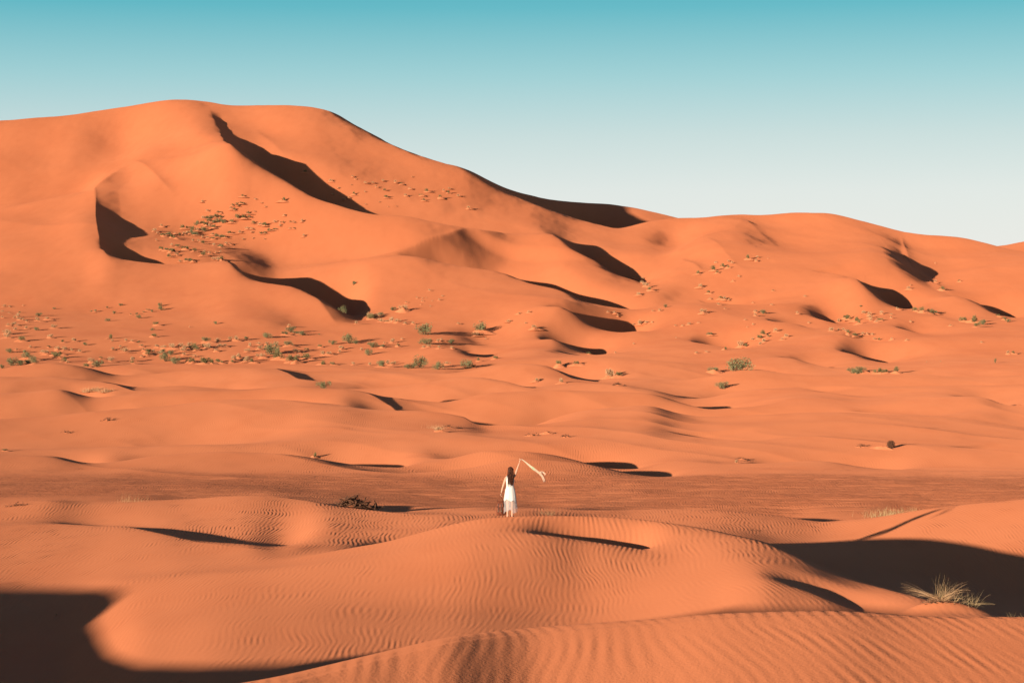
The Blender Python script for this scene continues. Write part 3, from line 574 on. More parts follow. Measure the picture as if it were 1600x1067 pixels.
def mound_mesh(seed):
    R_.seed(seed); b=MB(); K=18; ph=[R_.uniform(0,6.28) for _ in range(6)]
    RR=[]
    for i,t in enumerate((1.0,.86,.7,.52,.34,.17,.04)):
        ring=[]
        for j in range(K):
            a=2*math.pi*j/K
            rr=t*(1+.13*math.sin(2*a+ph[0])+.08*math.sin(3*a+ph[1])+.05*math.sin(5*a+ph[2]))
            lee = 1+.55*max(0,math.cos(a-SUN_A))    # drawn out to leeward
            z=.30*(math.cos(min(t,1)*math.pi)*.5+.5)*(1+.12*math.sin(a*2+ph[3]+t*4)) - (.05 if i==0 else 0)
            ring.append((rr*.62*lee*math.cos(a),rr*.62*lee*math.sin(a),z-.04))
        RR.append(ring)
    b.rings(RR,True,False); b.f.append(tuple(range(len(b.v)-K,len(b.v)))); b.m.append(0)
    return b.mesh('sand_mound',M_MOUND,True)
BUSH={k:[bush_meshes(k,n,100+ord(k)+i) for i in range(4)] for k,n in (('g',900),('m',700),('t',420))}
MOUND=[mound_mesh(50+i) for i in range(4)]

# ---------------------------------------------------------------- scrub, surveyed patch by patch: (u, v, width, kind) inside each patch frame
PATCHES = [
 ('bowl', 220,300,6.154,'m',"in the big dune's hollow",'scrub in the hollow of the big dune', """590,95,30t 975,45,35 1100,72,18t 1165,105,18t 1200,145,18t 1360,85,50 640,185,30t 745,195,30 775,200,25 875,130,30 920,115,35 960,110,40 985,115,25 870,165,35t 905,175,30 940,135,25 1025,205,40 1090,190,20t 930,250,50 985,250,50 1040,240,35 600,250,40t 640,255,40 680,250,50g 720,240,45 765,245,35 660,285,45 700,290,45g 740,285,55g 790,290,55g 810,280,30 870,290,45 540,310,55g 590,305,45 630,320,40 660,330,35t 700,340,45 410,345,50 450,345,35 500,365,50 550,370,50t 610,370,60g 200,330,35t 130,375,40t 160,395,30t 215,420,45 250,410,45g 280,410,45g 290,435,40 330,400,30t 330,445,35 370,410,30 410,405,35t 450,400,40t 490,400,50g 520,410,50g 690,410,40t 720,425,40 770,430,50g 800,435,40 860,395,45 590,435,25t 640,440,30t 690,450,35 150,465,20t 500,470,30t 550,475,30t 600,490,40 700,510,35t 770,525,55g 820,500,30t 860,502,30t 300,510,40t 350,520,45 200,550,45 240,560,45g 290,575,50 320,570,40 420,550,45 460,550,45 510,565,45 350,605,35t 590,605,50 280,620,40 610,580,25t 660,590,25t 720,580,25t 765,575,20t 430,660,50g 470,660,45g 500,665,40 370,670,30t 700,645,35t 740,650,40t 775,655,50 1090,300,35 1150,315,40t 1190,320,50 1215,322,30 1020,355,35t 1060,355,30t 1070,385,25t 950,390,30t 1160,400,35 1190,395,35 1240,370,35 1280,365,35 1300,360,25 1290,290,30t 1340,295,25t 1365,293,25 1440,290,30 1470,290,30t 1550,285,30t 1340,325,25t 1430,352,25t 1470,352,25 1570,425,35t 985,455,20t 1080,445,15t 1190,455,15t 1380,225,30t"""),
 ('slope', 440,240,5,'t','high on the big dune','scrub on the upper face of the big dune', """180,145,40m 385,215,35 445,270,20 553,180,22 575,200,15 560,320,35m 525,345,30 490,360,35 655,230,30 715,228,30 740,262,25 790,212,28 800,285,30m 815,340,40m 890,225,30 930,238,30m 1018,182,18 1000,275,25 968,328,30 1090,325,40m 1135,295,40m 1105,365,35m 1235,345,40m 1265,293,25 1300,305,30m 1310,275,25 1380,330,30 1460,428,35 655,397,18 765,378,14 830,417,12 897,413,12 650,300,15 545,245,12 400,320,20"""),
 ('foot', 0,470,4.21,'t','on the far-left flat','scrub on the sand flat at far left', """30,35,30 65,38,20 150,30,12 15,70,25 60,80,20 15,110,20 130,75,20g 120,100,35 95,110,25 130,120,40 150,125,25 255,92,45g 250,128,40 310,118,40 175,137,20 55,160,30 90,155,40 120,160,20 170,178,35 240,187,45g 355,172,50 100,188,30 40,210,50 60,215,40 45,235,50 135,255,60m 330,237,40 355,52,22g 600,70,18g 630,67,35g 705,45,20g 790,27,30g 750,80,30g 710,128,35g 860,90,15g 900,87,22g 915,108,40g 945,72,18g 970,60,25g 1000,70,22g 1050,30,35g 1060,55,40g 1030,155,45m 1000,190,30g 1005,230,45m 1420,148,32g 1245,172,15 715,240,45m 740,262,30 410,268,35m 490,260,45 560,285,38g 830,262,30 870,265,40 915,270,22g 200,303,35 110,318,25 320,302,22g 380,315,45 420,320,40 65,333,50g 165,337,35g 280,335,40 300,345,50 350,350,50m 370,368,60m 400,350,40m 475,325,30 520,333,30 740,315,35 790,300,30 820,328,60 185,372,80g 215,385,60g 80,410,85g 130,412,70g 180,405,70g 230,405,60g 15,437,40g 415,392,50m 440,402,30 600,400,50 665,378,30m 730,390,50 640,420,80g 575,430,50m 870,390,45 870,408,35m 930,297,30 1210,352,30 1035,300,40 1080,305,50 1130,305,60 1180,300,55 1220,310,50 1205,322,50 1240,290,45 1280,305,55m 1290,320,45g 1340,300,50 1370,305,60 1355,262,70g 1435,262,40 1450,295,45 1480,297,30 945,325,30 970,335,60m 975,350,50m 1010,335,40 1075,335,50g 1060,345,40 1120,348,45g 1090,383,80g 1150,400,75g 1235,400,45m 1270,403,50m 1340,400,90m 1395,405,60m 1430,395,60m 1455,405,40m 1510,250,45 1550,255,50 1515,400,40m 1540,385,60 1570,370,50 1420,328,30 930,365,25 1280,365,30"""),
 ('mid', 380,490,4,'t','below the big dune','scrub on the flat below the big dune', """20,155,40g 150,140,70g 265,125,60g 300,105,70g 335,120,50g 370,128,45g 285,78,25 280,190,70g 175,235,110g 215,240,50g 240,270,90m 300,290,80m 330,300,60m 40,200,35 95,190,30 145,190,35 200,195,45 100,215,45 30,230,50 120,268,45 90,265,30 20,290,60 60,302,40m 325,235,40 345,240,25 400,225,35m 480,205,35m 475,130,15g 560,185,50g 665,170,90g 705,182,40g 615,218,40 600,238,30 740,222,30 810,198,70g 870,205,40g 880,183,20 930,175,40 965,200,35m 780,248,60g 500,250,40 530,250,50 400,272,60m 340,268,40 490,312,50m 560,315,40g 690,315,35 790,318,30 870,320,90g 900,308,40 935,312,50 1110,320,110g 1060,330,60g 1030,335,50g 1215,337,70g 1400,326,90g 1440,328,40g 1470,293,35m 1575,278,35m 1275,315,40 1145,178,80g 1130,210,40 1160,205,35 1215,170,35 1240,165,35 1225,213,30 1300,178,50g 1305,215,25 1130,110,120g 1480,100,110g 1500,95,60g 1450,130,50 990,158,18 705,60,30 800,25,60m 840,15,50 860,45,40 900,50,30 930,45,50 965,52,40 1010,60,30 1060,62,25 1345,63,20 1520,158,12"""),
 ('rise', 440,380,4,'t','on the pale middle dune','scrub on the pale middle dune', """450,253,45g 385,425,60g 695,413,40g 760,413,70 620,445,35g 560,460,60 590,460,40m 780,370,20 845,343,15 880,345,12 905,340,10 880,362,15 940,360,10 985,355,18 1005,330,18 925,295,25 870,383,12 930,395,12 1480,440,28 1545,432,30 1420,488,35 1525,500,20 1580,528,50 1105,502,22 1275,597,15 1340,715,35m 1235,490,18"""),
 ('lee', 840,380,4,'t','right of the dark slip faces','scrub right of the dark slip faces', """600,215,22 655,225,35 650,245,30 675,268,40 700,290,45m 630,320,40 1005,188,40m 1100,165,45m 1120,185,25m 1155,145,40m 1190,152,30m 1115,122,20 1190,112,25 1215,123,28 1315,95,45m 1365,110,25 1375,88,20 1440,95,12 1255,208,22 1220,237,18 1470,297,22g 1015,270,45 1070,310,35m 1075,348,20 1140,345,40m 1170,350,35 1195,355,20 1130,383,22 1170,408,18 1345,372,15 1465,385,15 1360,425,35 1410,432,45g 1360,450,30 800,397,28g 720,423,25 765,420,28 1035,430,50 440,430,20 480,435,30 500,455,18 945,505,30 905,515,20 860,515,15 1005,497,18 1075,568,40g 600,507,20 640,502,40 680,495,35 715,497,20 1295,478,18 1345,508,20 1310,525,12 1490,547,40 1550,582,30 1530,600,30 1410,570,55m 1440,580,30m 1385,592,40m 1415,612,40 1390,630,30 1345,600,25 1270,640,50 1300,642,35m 1165,662,30m 990,685,25 1055,678,25 320,690,30m 865,592,12 600,630,15 485,685,15 1260,768,150g 1100,792,80g 1220,782,80g 130,762,60m 250,752,55m 455,828,90 500,826,60m 15,848,25 150,868,45"""),
 ('east', 1200,380,4,'t','below the right-hand dunes','scrub below the right-hand dunes', """1045,125,15 1045,242,25 1200,237,25m 1080,287,50m 890,262,15 880,285,30 230,333,20 20,385,18 580,395,18g 810,412,25 925,420,40m 965,425,60m 1020,430,50g 1045,435,35g 600,435,30 635,445,35 640,465,35 645,480,25 710,438,28 770,445,20 770,467,18 695,480,45m 680,490,30 480,465,45m 510,470,50m 545,480,50m 570,500,40m 440,488,30 180,438,25 255,497,18 1230,480,70m 1280,485,70m 1340,498,60g 1300,515,50m 1440,455,30m 1475,475,35m 1500,487,35g 1450,437,15 890,490,18 1140,515,20 395,543,35 440,540,25 470,540,25 500,565,40m 535,575,40m 490,550,25 590,567,30 620,567,25 650,570,22 665,598,25 690,602,25m 775,600,30 865,605,22 1335,620,18 1500,690,30 1530,688,35m 530,800,70g 580,795,80g 560,805,60g 700,802,60m 740,800,60m 800,800,55m 670,805,40m 990,742,12 1078,740,12"""),
 ('near', 0,0,1,'t','on the nearer low dunes','scrub on the nearer low dunes', """505,603,22g 1128,604,20g 838,594,12 8,703,10g 490,712,9m 1150,722,8 686,672,14 283,1064,4 88,960,3"""),
]
ONES=['','first','second','third','fourth','fifth','sixth','seventh','eighth','ninth','tenth','eleventh','twelfth','thirteenth','fourteenth','fifteenth','sixteenth','seventeenth','eighteenth','nineteenth']
TENS={2:('twentieth','twenty'),3:('thirtieth','thirty'),4:('fortieth','forty'),5:('fiftieth','fifty'),6:('sixtieth','sixty'),7:('seventieth','seventy'),8:('eightieth','eighty'),9:('ninetieth','ninety')}
def ordinal(n):
    if n<20: return ONES[n]
    t,o=divmod(n,10)
    return TENS[t][0] if o==0 else TENS[t][1]+'-'+ONES[o]
KINDS={'g':('green shrub','green_shrub','shrub','green one'),'m':('olive shrub','olive_shrub','shrub','olive one'),'t':('tan tuft','dry_tuft','tuft','tan one')}
n_veg=0
for pname,ox,oy,sc,dk,where,grp,txt in PATCHES:
    items=[]
    for tok in txt.split():
        k=dk
        if tok[-1] in 'gmt': k=tok[-1]; tok=tok[:-1]
        a,b,wd=[float(q) for q in tok.split(',')]
        items.append((ox+a/sc,oy+b/sc,wd/sc,k))
    items.sort()
    cnt={'g':0,'m':0,'t':0}; tot={q:sum(1 for i in items if i[3]==q) for q in 'gmt'}
    for px,py,wp,k in items:
        cnt[k]+=1
        R_.seed(int(px*97+py*31))
        foot=py+wp*.18
        ymin = 13 if pname=='near' else 330
        X,Y,Z=hit(px,foot,ymin)
        wd=wp/F*Y*(1.75 if pname=='bowl' else 1.4)
        if Y<330 and pname!='near': continue
        kn=KINDS[k]
        if pname!='near' and wp<3.0: size='tiny'
        elif wp<8: size='small'
        elif wp<16: size='bushy'
        else: size='large'
        e=empty(kn[1],(X,Y,Z-.02*wd),0,(wd,wd,wd*(R_.uniform(.95,1.25) if k=='g' else R_.uniform(1.15,1.6))))
        fm,sm=BUSH[k][R_.randrange(4)]
        rz=R_.uniform(0,6.28)
        fo=put('foliage',fm,e); fo.rotation_euler=(0,0,rz); stm=put('stems',sm,e); stm.rotation_euler=(0,0,rz)
        lift = 0
        if k!='g' or R_.random()<.35:
            lift = R_.uniform(.02,.08) if k=='t' else .03
            mo=put('sand_mound',MOUND[R_.randrange(4)],e)
            mo.scale=(R_.uniform(.9,1.25),R_.uniform(.9,1.25),R_.uniform(.25,.7)); fo.location.z=lift; stm.location.z=lift
            fo.scale=stm.scale=(R_.uniform(.8,1),R_.uniform(.8,1),R_.uniform(.7,1))
        if tot[k]==1: lab=f"{size} {kn[0]} {where}, the only one there"
        else: lab=f"{size} {kn[0]} {where}, {ordinal(cnt[k])} {kn[3]} from left"
        tag(e,lab,kn[2],grp); n_veg+=1
print('plants',n_veg)
# ---------------------------------------------------------------- grasses, twigs, dead wood
def tussock(n, L0, L1, lean, w, seed, bias=(0,0), mat=None, spread=.06):
    R_.seed(seed); b=MB()
    for i in range(n):
        a=R_.uniform(0,6.283); t=abs(R_.gauss(0,lean))+.05; l=R_.uniform(L0,L1)
        d=Vector((math.cos(a)*math.sin(t)+bias[0],math.sin(a)*math.sin(t)+bias[1],max(.12,math.cos(t)))).normalized()
        p=Vector((R_.gauss(0,spread),R_.gauss(0,spread),-.02)); pts=[p]; v=d.copy()
        drop=R_.uniform(.05,.28)
        for q in range(7):
            v=(v+Vector((0,0,-drop*(q/6))) + rv()*.05).normalized(); p=p+v*l/7
            if p.z<.0: p=Vector((p.x,p.y,.005))
            pts.append(p)
        b.ribbon(pts,w,w*.25,rv())
    return b.mesh('blades',mat or M_STRAW)
def sticks(n, L0, L1, r, spread, hgt, seed, mat=None):
    R_.seed(seed); b=MB()
    for i in range(n):
        c=Vector((R_.gauss(0,spread[0]),R_.gauss(0,spread[1]),0))
        c.z=hgt*max(0,1-(c.x/spread[0]/1.8)**2)*R_.uniform(.1,1)
        d=rv(); d.z*=.45; d.normalize(); l=R_.uniform(L0,L1)
        pts=[c-d*l/2]; v=d.copy()
        for q in range(5):
            v=(v+rv()*.28).normalized(); pts.append(pts[-1]+v*l/5)
        pts=[Vector((p.x,p.y,max(p.z,-.03))) for p in pts]
        rr=r*R_.uniform(.5,1.3)
        b.tube(pts,[rr*(1-.7*q/5) for q in range(6)],4)
    return b.mesh('sticks',mat or M_DEAD,True)

# big straw clump on its heap of sand, right foreground
gx,gy,gz = CX,CY,ground_at(HX+CX/CY*F,CY)+CZ
e=empty('grass_clump',(gx,gy,gz)); tag(e,'large windblown straw grass clump on a small sand heap beside the dark shadow','grass')
b1=tussock(60,.35,.80,.55,.0055,3,(1.0,-.1),spread=.06,mat=M_TAN); put('blades',b1,e,(0,0,.02))
b2=tussock(44,.45,.98,.34,.0055,4,(-2.0,-.1),spread=.06,mat=M_TAN); put('blades',b2,e,(-.02,0,.05))
b3=tussock(22,.38,.68,.5,.0045,5,(.15,0),spread=.05); put('blades',b3,e)
b4=tussock(70,.2,.46,1.0,.005,6,(.5,0),spread=.20); put('blades',b4,e,(.42,-.03,-.06))
b5=tussock(60,.2,.5,1.2,.005,7,(0,0),spread=.12,mat=M_TAN); put('blades',b5,e,(.05,0,0))
rt=sticks(46,.15,.42,.011,(.22,.10),.05,8,M_ROOT); put('roots',rt,e,(.1,-.08,-.02))
rt=sticks(16,.15,.3,.012,(.04,.04),.05,9,M_ROOT); put('roots',rt,e,(-.12,-.15,0))
def at(px,py,ymin=13): 
    X,Y,Z=hit(px,py,ymin); return (X,Y,Z)
x_,y_,z_=at(1521,957,30); z_=ground_at(1521,gy+.2)+CZ
e=empty('grass_clump',((1521-800)/F*(gy+.2),gy+.2,z_)); tag(e,'thin curling straw tuft just right of the large grass clump','grass')
put('blades',tussock(38,.15,.36,.7,.005,12,(.2,0),spread=.04),e); put('roots',sticks(10,.1,.3,.009,(.08,.05),.03,13,M_ROOT),e)
for q,(px,lab) in enumerate(((1394,'pair of bare straw stalks standing left of the large grass clump'),(1583,'small faint straw tuft at the right edge beside the shadow'),(1599,'cut-off straw tuft on the very right edge of the picture'))):
    Yq=gy-1.0 if q==0 else gy-2
    e=empty('grass_tuft',((px-800)/F*Yq,Yq,ground_at(px,Yq)+CZ)); tag(e,lab,'grass','stalks near the large grass clump')
    if q==0:
        for k_ in range(2): put('stalk',tussock(1,.3,.34,.15,.008,25+k_,(.25*k_,0),spread=.03),e,(.05*k_,0,0))
    else: put('blades',tussock(16,.12,.24,.6,.005,20+q,spread=.04),e)
# pale grasses
def grass(px,Y,w,h,n,lab,seed,py=None,mat=None,bw=.012):
    if Y is None: X,Y,Z=hit(px,py,60)
    else: X=(px-HX)/F*Y; Z=ground_at(px,Y)+CZ
    e=empty('grass_tuft',(X,Y,Z)); tag(e,lab,'grass','pale grasses on the flats')
    bl=put('blades',tussock(n,h*.6,h*1.3,.55,bw,seed,spread=1.0,mat=mat),e); bl.scale=(1,1,1)
    for v in bl.data.vertices: pass
    me=bl.data; co=np.zeros(len(me.vertices)*3); me.vertices.foreach_get('co',co); co=co.reshape(-1,3)
    # spread parameter is in metres: squeeze the stand to its width
    co[:,0]*=w/2.6; co[:,1]*=w/4.5; me.vertices.foreach_set('co',co.ravel()); me.update()
    put('root_mound',MOUND[seed%4],e,(0,0,-.03)).scale=(w*.6,w*.5,.12)
grass(1402,96.5,1.9,.42,420,'pale straw grass along the crest of the right-hand dune',31,bw=.016)
grass(207,None,1.0,.40,80,'thin pale grass tuft on the flat behind the left dune',32,784)
grass(855,None,.75,.32,90,'small pale grass tuft right of the woman',33,804)
grass(680,None,1.3,.5,110,'pale straw tuft on the low dune left of centre',35,670,M_TAN,.02)
# twig litter
def litter(px,py,w,h,n,lab,seed,r=.02,mound=None,Y=None):
    if Y is None: X,Y,Z=hit(px,py,60)
    else: X=(px-HX)/F*Y; Z=ground_at(px,Y)+CZ
    e=empty('twig_litter',(X,Y,Z)); tag(e,lab,'twigs','twig litter on the dunes')
    put('twigs',sticks(n,w*.15,w*.45,r,(w*.25,w*.12),h,seed),e)
    if mound:
        m=put('sand_mound',MOUND[seed%4],e); m.scale=(mound,mound*.7,mound*.45)
for q,(px_,py_,w_,lab_) in enumerate(((136,613,1.6,'left clump of the pink-tan dry grass row in the far-left dunes'),(150,611,2.4,'middle clump of the pink-tan dry grass row in the far-left dunes'),(166,613,2.0,'right clump of the pink-tan dry grass row in the far-left dunes'))):
    X,Y,Z=hit(px_,py_,60); e=empty('dry_grass',(X,Y,Z)); tag(e,lab_,'grass','dry grass row in the far-left dunes')
    put('blades',tussock(190,.4,.95,.8,.03,80+q,spread=w_*.26,mat=M_TAN),e); put('stems',sticks(30,.3,.8,.02,(w_*.28,.4),.45,85+q,M_ROOT),e); put('sand_mound',MOUND[q],e).scale=(w_,w_*.7,.5)
litter(700,668,1.6,.25,40,'brown twig litter beside the pale straw tuft left of centre',41,.02,1.2)
litter(830,681,1.5,.2,36,'left end of a low row of half-buried twigs at centre',42,.02,1.6)
litter(855,678,1.7,.15,26,'middle of a low row of half-buried twigs at centre',43,.02,2.0)
litter(884,683,1.0,.25,26,'dark right end of a low row of half-buried twigs',44,.025,.9)
litter(1346,698,1.0,.35,40,'small rusty twig heap left of the round tumbleweed',45,.02,1.0)
litter(169,657,1.5,.3,30,'dark broken twigs high on the broad left dune',46,.03,1.0)
litter(105,676,1.3,.2,20,'faint twigs low on the broad left dune',47,.025,.8)
litter(1157,718,1.2,.2,26,'small dark twigs on the slope right of centre',48,.02,.8)
litter(965,602,2.2,.4,46,'scattered dark twigs behind the centre dunes',49,.035,1.2)
litter(30,790,1.2,.1,24,'thin dark twigs at far left behind the near dune',50,.012)
litter(1176,829,.6,.04,10,'fine dark twigs on the rippled slope right of centre',51,.008)
# tumbleweed: a ball of twigs on a short neck, its blown sand tail on the windward side
X,Y,Z=hit(1392,700,60); e=empty('tumbleweed',(X,Y,Z),0,.85); tag(e,'round rust-brown tumbleweed on a sand tail, throwing a detached dark shadow','bush')
R_.seed(61); b=MB()
for i in range(330):
    d=rv(); c=Vector((0,0,.40)); r1=.42*R_.uniform(.55,1.1); u=d.cross(rv()).normalized()
    b.tube([c+d*r1-u*.14,c+d*r1*1.06,c+d*r1+u*.14+d*.02],[.010,.012,.006],3,False)
for i in range(60):
    d=rv(); b.tube([Vector((0,0,.3)),Vector((0,0,.40))+d*.2,Vector((0,0,.40))+d*.44],[.014,.010,.005],3,False)
for i in range(300):
    d=rv(); c=Vector((0,0,.40))+d*.42*R_.uniform(.6,1.1); u=rv()*.05; v_=u.cross(rv()).normalized()*.03
    b.face(c-u,c+v_,c+u)
put('twig_ball',b.mesh('twig_ball',M_DEAD),e)
b=MB(); b.tube([Vector((0,0,-.1)),Vector((.03,0,.1)),Vector((0,0,.3))],[.05,.035,.05],6); put('stem',b.mesh('stem',M_DEAD),e)
m=put('sand_tail',MOUND[1],e,(-.9,-.1,-.03)); m.scale=(2.6,1.0,.9); m.rotation_euler=(0,0,math.pi-SUN_A)
# dead wood heap
X,Y,Z=hit(551,793,60)
Y=104.; X=(551-HX)/F*Y; Z=ground_at(551,Y)+CZ
for YY in np.arange(97,112,.5):
    zz=ground_at(551,YY)
    if (-zz/YY*F+HY)<796: Y=YY; X=(551-HX)/F*Y; Z=zz+CZ; break
e=empty('dead_wood_heap',(X,Y,Z)); tag(e,'heap of dark twisted dead wood behind the rippled dune left of the woman','dead wood')
put('branches',sticks(150,.3,.9,.035,(.42,.25),.50,71),e)
put('branches',sticks(60,.3,.8,.020,(.50,.25),.42,72,M_ROOT),e)
put('branches',sticks(50,.2,.6,.022,(.30,.2),.12,73),e,(.55,0,0))
put('sand_mound',MOUND[2],e).scale=(1.5,1.1,.7)
# slender sapling
X,Y,Z=hit(1555,567,300); e=empty('sapling',(X,Y,Z),0,(.9,.9,2.6)); tag(e,'lone slim dark upright sapling on the far right flat','plant')
put('foliage',BUSH['g'][0][0],e); put('stems',BUSH['g'][0][1],e)
# ---------------------------------------------------------------- the woman, her scarf and bag
def plain(name,c,rough=.7,alpha=None,c2=None,sc=30):
    m,nt,b=new_mat(name); b.inputs['Roughness'].default_value=rough; b.inputs['Diffuse Roughness'].default_value=.1
    g=N(nt,'ShaderNodeNewGeometry')
    nt.links.new(mixc(nt,ramp(nt,noise(nt,g.outputs['Position'],sc,2,.5),.35,.65),c,c2 or c),b.inputs['Base Color'])
    if alpha: b.inputs['Alpha'].default_value=alpha
    return m
M_SKIN=plain('skin',(.60,.33,.22),.55,None,(.64,.37,.25))
M_DRESS=plain('white_cotton',(.74,.69,.64),.9,None,(.68,.64,.59),12)
M_SHEER=plain('sheer_white_net',(.74,.70,.68),.9,.30)
M_HAIR=plain('brown_hair',(.030,.011,.007),.45,None,(.12,.042,.022),22)
M_LEATHER=plain('brown_leather',(.12,.034,.018),.5,None,(.24,.072,.036),14)
M_LEATHD=plain('dark_leather',(.06,.028,.018),.5,None,(.10,.04,.025),20)
M_BRASS=plain('buckle_metal',(.5,.38,.2),.35)
M_EYE=plain('eye',(.05,.03,.02),.3); M_LIP=plain('lip',(.45,.15,.12),.5)
def skin_mesh(V,E,Rr,root=0,sub=2):
    me=bpy.data.meshes.new('tmp'); me.from_pydata(V,E,[]); o=bpy.data.objects.new('tmp',me); COL.objects.link(o)
    mod=o.modifiers.new('s','SKIN'); mod.use_smooth_shade=True; mod.branch_smoothing=.6
    sl=me.skin_vertices[0].data
    for i,r_ in enumerate(Rr): sl[i].radius=(r_,r_) if isinstance(r_,(int,float)) else r_
    sl[root].use_root=True
    sb=o.modifiers.new('b','SUBSURF'); sb.levels=sub; sb.render_levels=sub
    dg=bpy.context.evaluated_depsgraph_get(); ev=o.evaluated_get(dg); m2=ev.to_mesh()
    vs=[tuple(v.co) for v in m2.vertices]; fs=[tuple(p.vertices) for p in m2.polygons]
    ev.to_mesh_clear(); bpy.data.objects.remove(o); bpy.data.meshes.remove(me)
    return vs,fs
def add_to(b,vs,fs,mi=0):
    i0=len(b.v); b.v.extend(vs)
    for f in fs: b.f.append(tuple(i0+i for i in f)); b.m.append(mi)
def ellip(b,c,r,mi=0,k=10):
    i0=len(b.v); rr=[]
    for i in range(1,6):
        t=math.pi*i/6
        rr.append([(c[0]+r[0]*math.sin(t)*math.cos(2*math.pi*j/k),c[1]+r[1]*math.sin(t)*math.sin(2*math.pi*j/k),c[2]+r[2]*math.cos(t)) for j in range(k)])
    old=b.cur; b.cur=mi; b.rings(rr); b.cur=old
# local frame: x right, y away from the eye, z up; she looks away over the dunes
V=[(0,0,.86),(0,.005,.97),(0,.01,1.10),(0,0,1.24),(0,-.005,1.33),(0,.0,1.40),(0,.005,1.455),(.004,.01,1.52),(.008,.01,1.575),(.006,.005,1.62)]
Rr=[(.145,.105),(.115,.085),(.115,.085),(.125,.09),(.085,.06),(.045,.045),(.05,.055),(.066,.078),(.074,.088),(.052,.062)]
E=[(i,i+1) for i in range(9)]
def chain(start,pts,rad):
    p=start
    for q,r_ in zip(pts,rad):
        V.append(q); Rr.append(r_); E.append((p,len(V)-1)); p=len(V)-1
    return p
LH=(-.300,.02,.765); RH=(.325,.02,1.835)
chain(4,[(-.135,0,1.315),(-.185,-.005,1.17),(-.232,-.01,1.03),(-.268,.005,.90),(-.295,.02,.795)],[.046,.038,.032,.027,.018])
chain(4,[(.135,0,1.335),(.185,.0,1.44),(.225,-.005,1.56),(.270,.005,1.69),(.315,.02,1.805)],[.046,.037,.031,.026,.018])
for s,kx,fx in ((-1,-.075,-.082),(1,.075,.068)):
    chain(0,[(s*.085,0,.78),(kx*1.0,-.005,.62),(kx,.0,.46),(kx-.002*s,-.012,.33),(fx,-.005,.10),(fx,-.02,.035),(fx+s*.01,.07,.028),(fx+s*.018,.15,.018)],[.088,.072,.052,.052,.032,.034,.032,.022])
b=MB(); vs,fs=skin_mesh(V,E,Rr,0,2); add_to(b,vs,fs)
def hand(b,wrist,dirv_,side,curl,tx):
    """palm + five fingers; dirv_ = along the hand, side = across the palm, toward the thumb"""
    d=Vector(dirv_).normalized(); s=Vector(side).normalized(); n=d.cross(s).normalized()*tx
    w=Vector(wrist)
    for a in (-.5,.5):
        pass
    vs,fs=skin_mesh([tuple(w),tuple(w+d*.035),tuple(w+d*.075)],[(0,1),(1,2)],[(.018,.014),(.032,.014),(.034,.012)],0,2); add_to(b,vs,fs)
    for q,(off,l) in enumerate(((.028,.070),(.010,.080),(-.009,.074),(-.027,.058))):
        p0=w+d*.065+s*off; P=[p0]; v=d.copy()
        for seg in range(3):
            v=(v+n*curl*(.5+seg*.35)).normalized(); P.append(P[-1]+v*l*(.42,.32,.26)[seg])
        vs,fs=skin_mesh([tuple(p) for p in P],[(0,1),(1,2),(2,3)],[.0095,.0088,.008,.0062],0,1); add_to(b,vs,fs)
    p0=w+d*.02+s*.024; v=(d*.6+s*.8).normalized(); P=[p0]
    for seg in range(2):
        v=(v+n*curl*.6+d*.2).normalized(); P.append(P[-1]+v*.034)
    vs,fs=skin_mesh([tuple(p) for p in P],[(0,1),(1,2)],[.012,.0105,.008],0,1); add_to(b,vs,fs)
hand(b,LH if 0 else (-.297,.021,.785),(-.08,.05,-1),(.1,1,0),1.1,1)
hand(b,(.318,.021,1.815),(.35,.1,.9),(.3,-.9,.1),1.1,-1)
ellip(b,(.004,.105,1.535),(.011,.018,.018)); ellip(b,(-.066,.01,1.535),(.009,.018,.028)); ellip(b,(.078,.01,1.535),(.009,.018,.028))
ellip(b,(-.026,.086,1.555),(.013,.008,.008),1); ellip(b,(.034,.086,1.555),(.013,.008,.008),1); ellip(b,(.004,.092,1.493),(.022,.010,.007),2)
wx,wy=(797-HX)/F*65.9,65.9
wz=ground_at(797,wy)+CZ
lowest=min(v[2] for v in b.v)
W=empty('person',(wx,wy,wz-lowest-.012),0,1.0); tag(W,'barefoot woman in a white dress seen from behind, right arm raised, long brown hair','person')
put('body',b.mesh('body',[M_SKIN,M_EYE,M_LIP],True),W)
# dress
def ring(z,cx,rx,ry,k=40,fold=0,ph=0,nf=9,cy=0,zoff=None):
    out=[]
    for j in range(k):
        a=2*math.pi*j/k; f=1+fold*math.sin(nf*a+ph)+fold*.5*math.sin((nf*2-5)*a+1.3)
        x=cx+rx*f*math.cos(a); y=cy+ry*f*math.sin(a)
        out.append((x,y,z+(zoff(a) if zoff else 0)))
    return out
def hem(a):     # higher in front and at her left, dropping in a point at her right
    c=math.cos(a-.1); return -.30*max(0,c)**6 + .035*math.sin(5*a) +.02*math.sin(a*3+1)
b=MB()
neck=lambda a: (-.05*max(0,-math.sin(a))**2 - .02*max(0,math.sin(a)))
RR=[ring(1.275,0,.142,.100,zoff=lambda a:neck(a)),ring(1.22,0,.142,.108),ring(1.15,0,.132,.103),ring(1.05,0,.124,.098,fold=.01),ring(.98,0,.132,.105,fold=.015),ring(.90,0,.160,.122,fold=.02),ring(.80,.003,.174,.132,fold=.03)]
for z,t in ((.72,.25),(.64,.55),(.56,.9)):
    RR.append(ring(z,.006,.180+.03*t,.140+.03*t,fold=.035+.02*t,zoff=lambda a,t=t: hem(a)*t))
b.rings(RR,True,False)
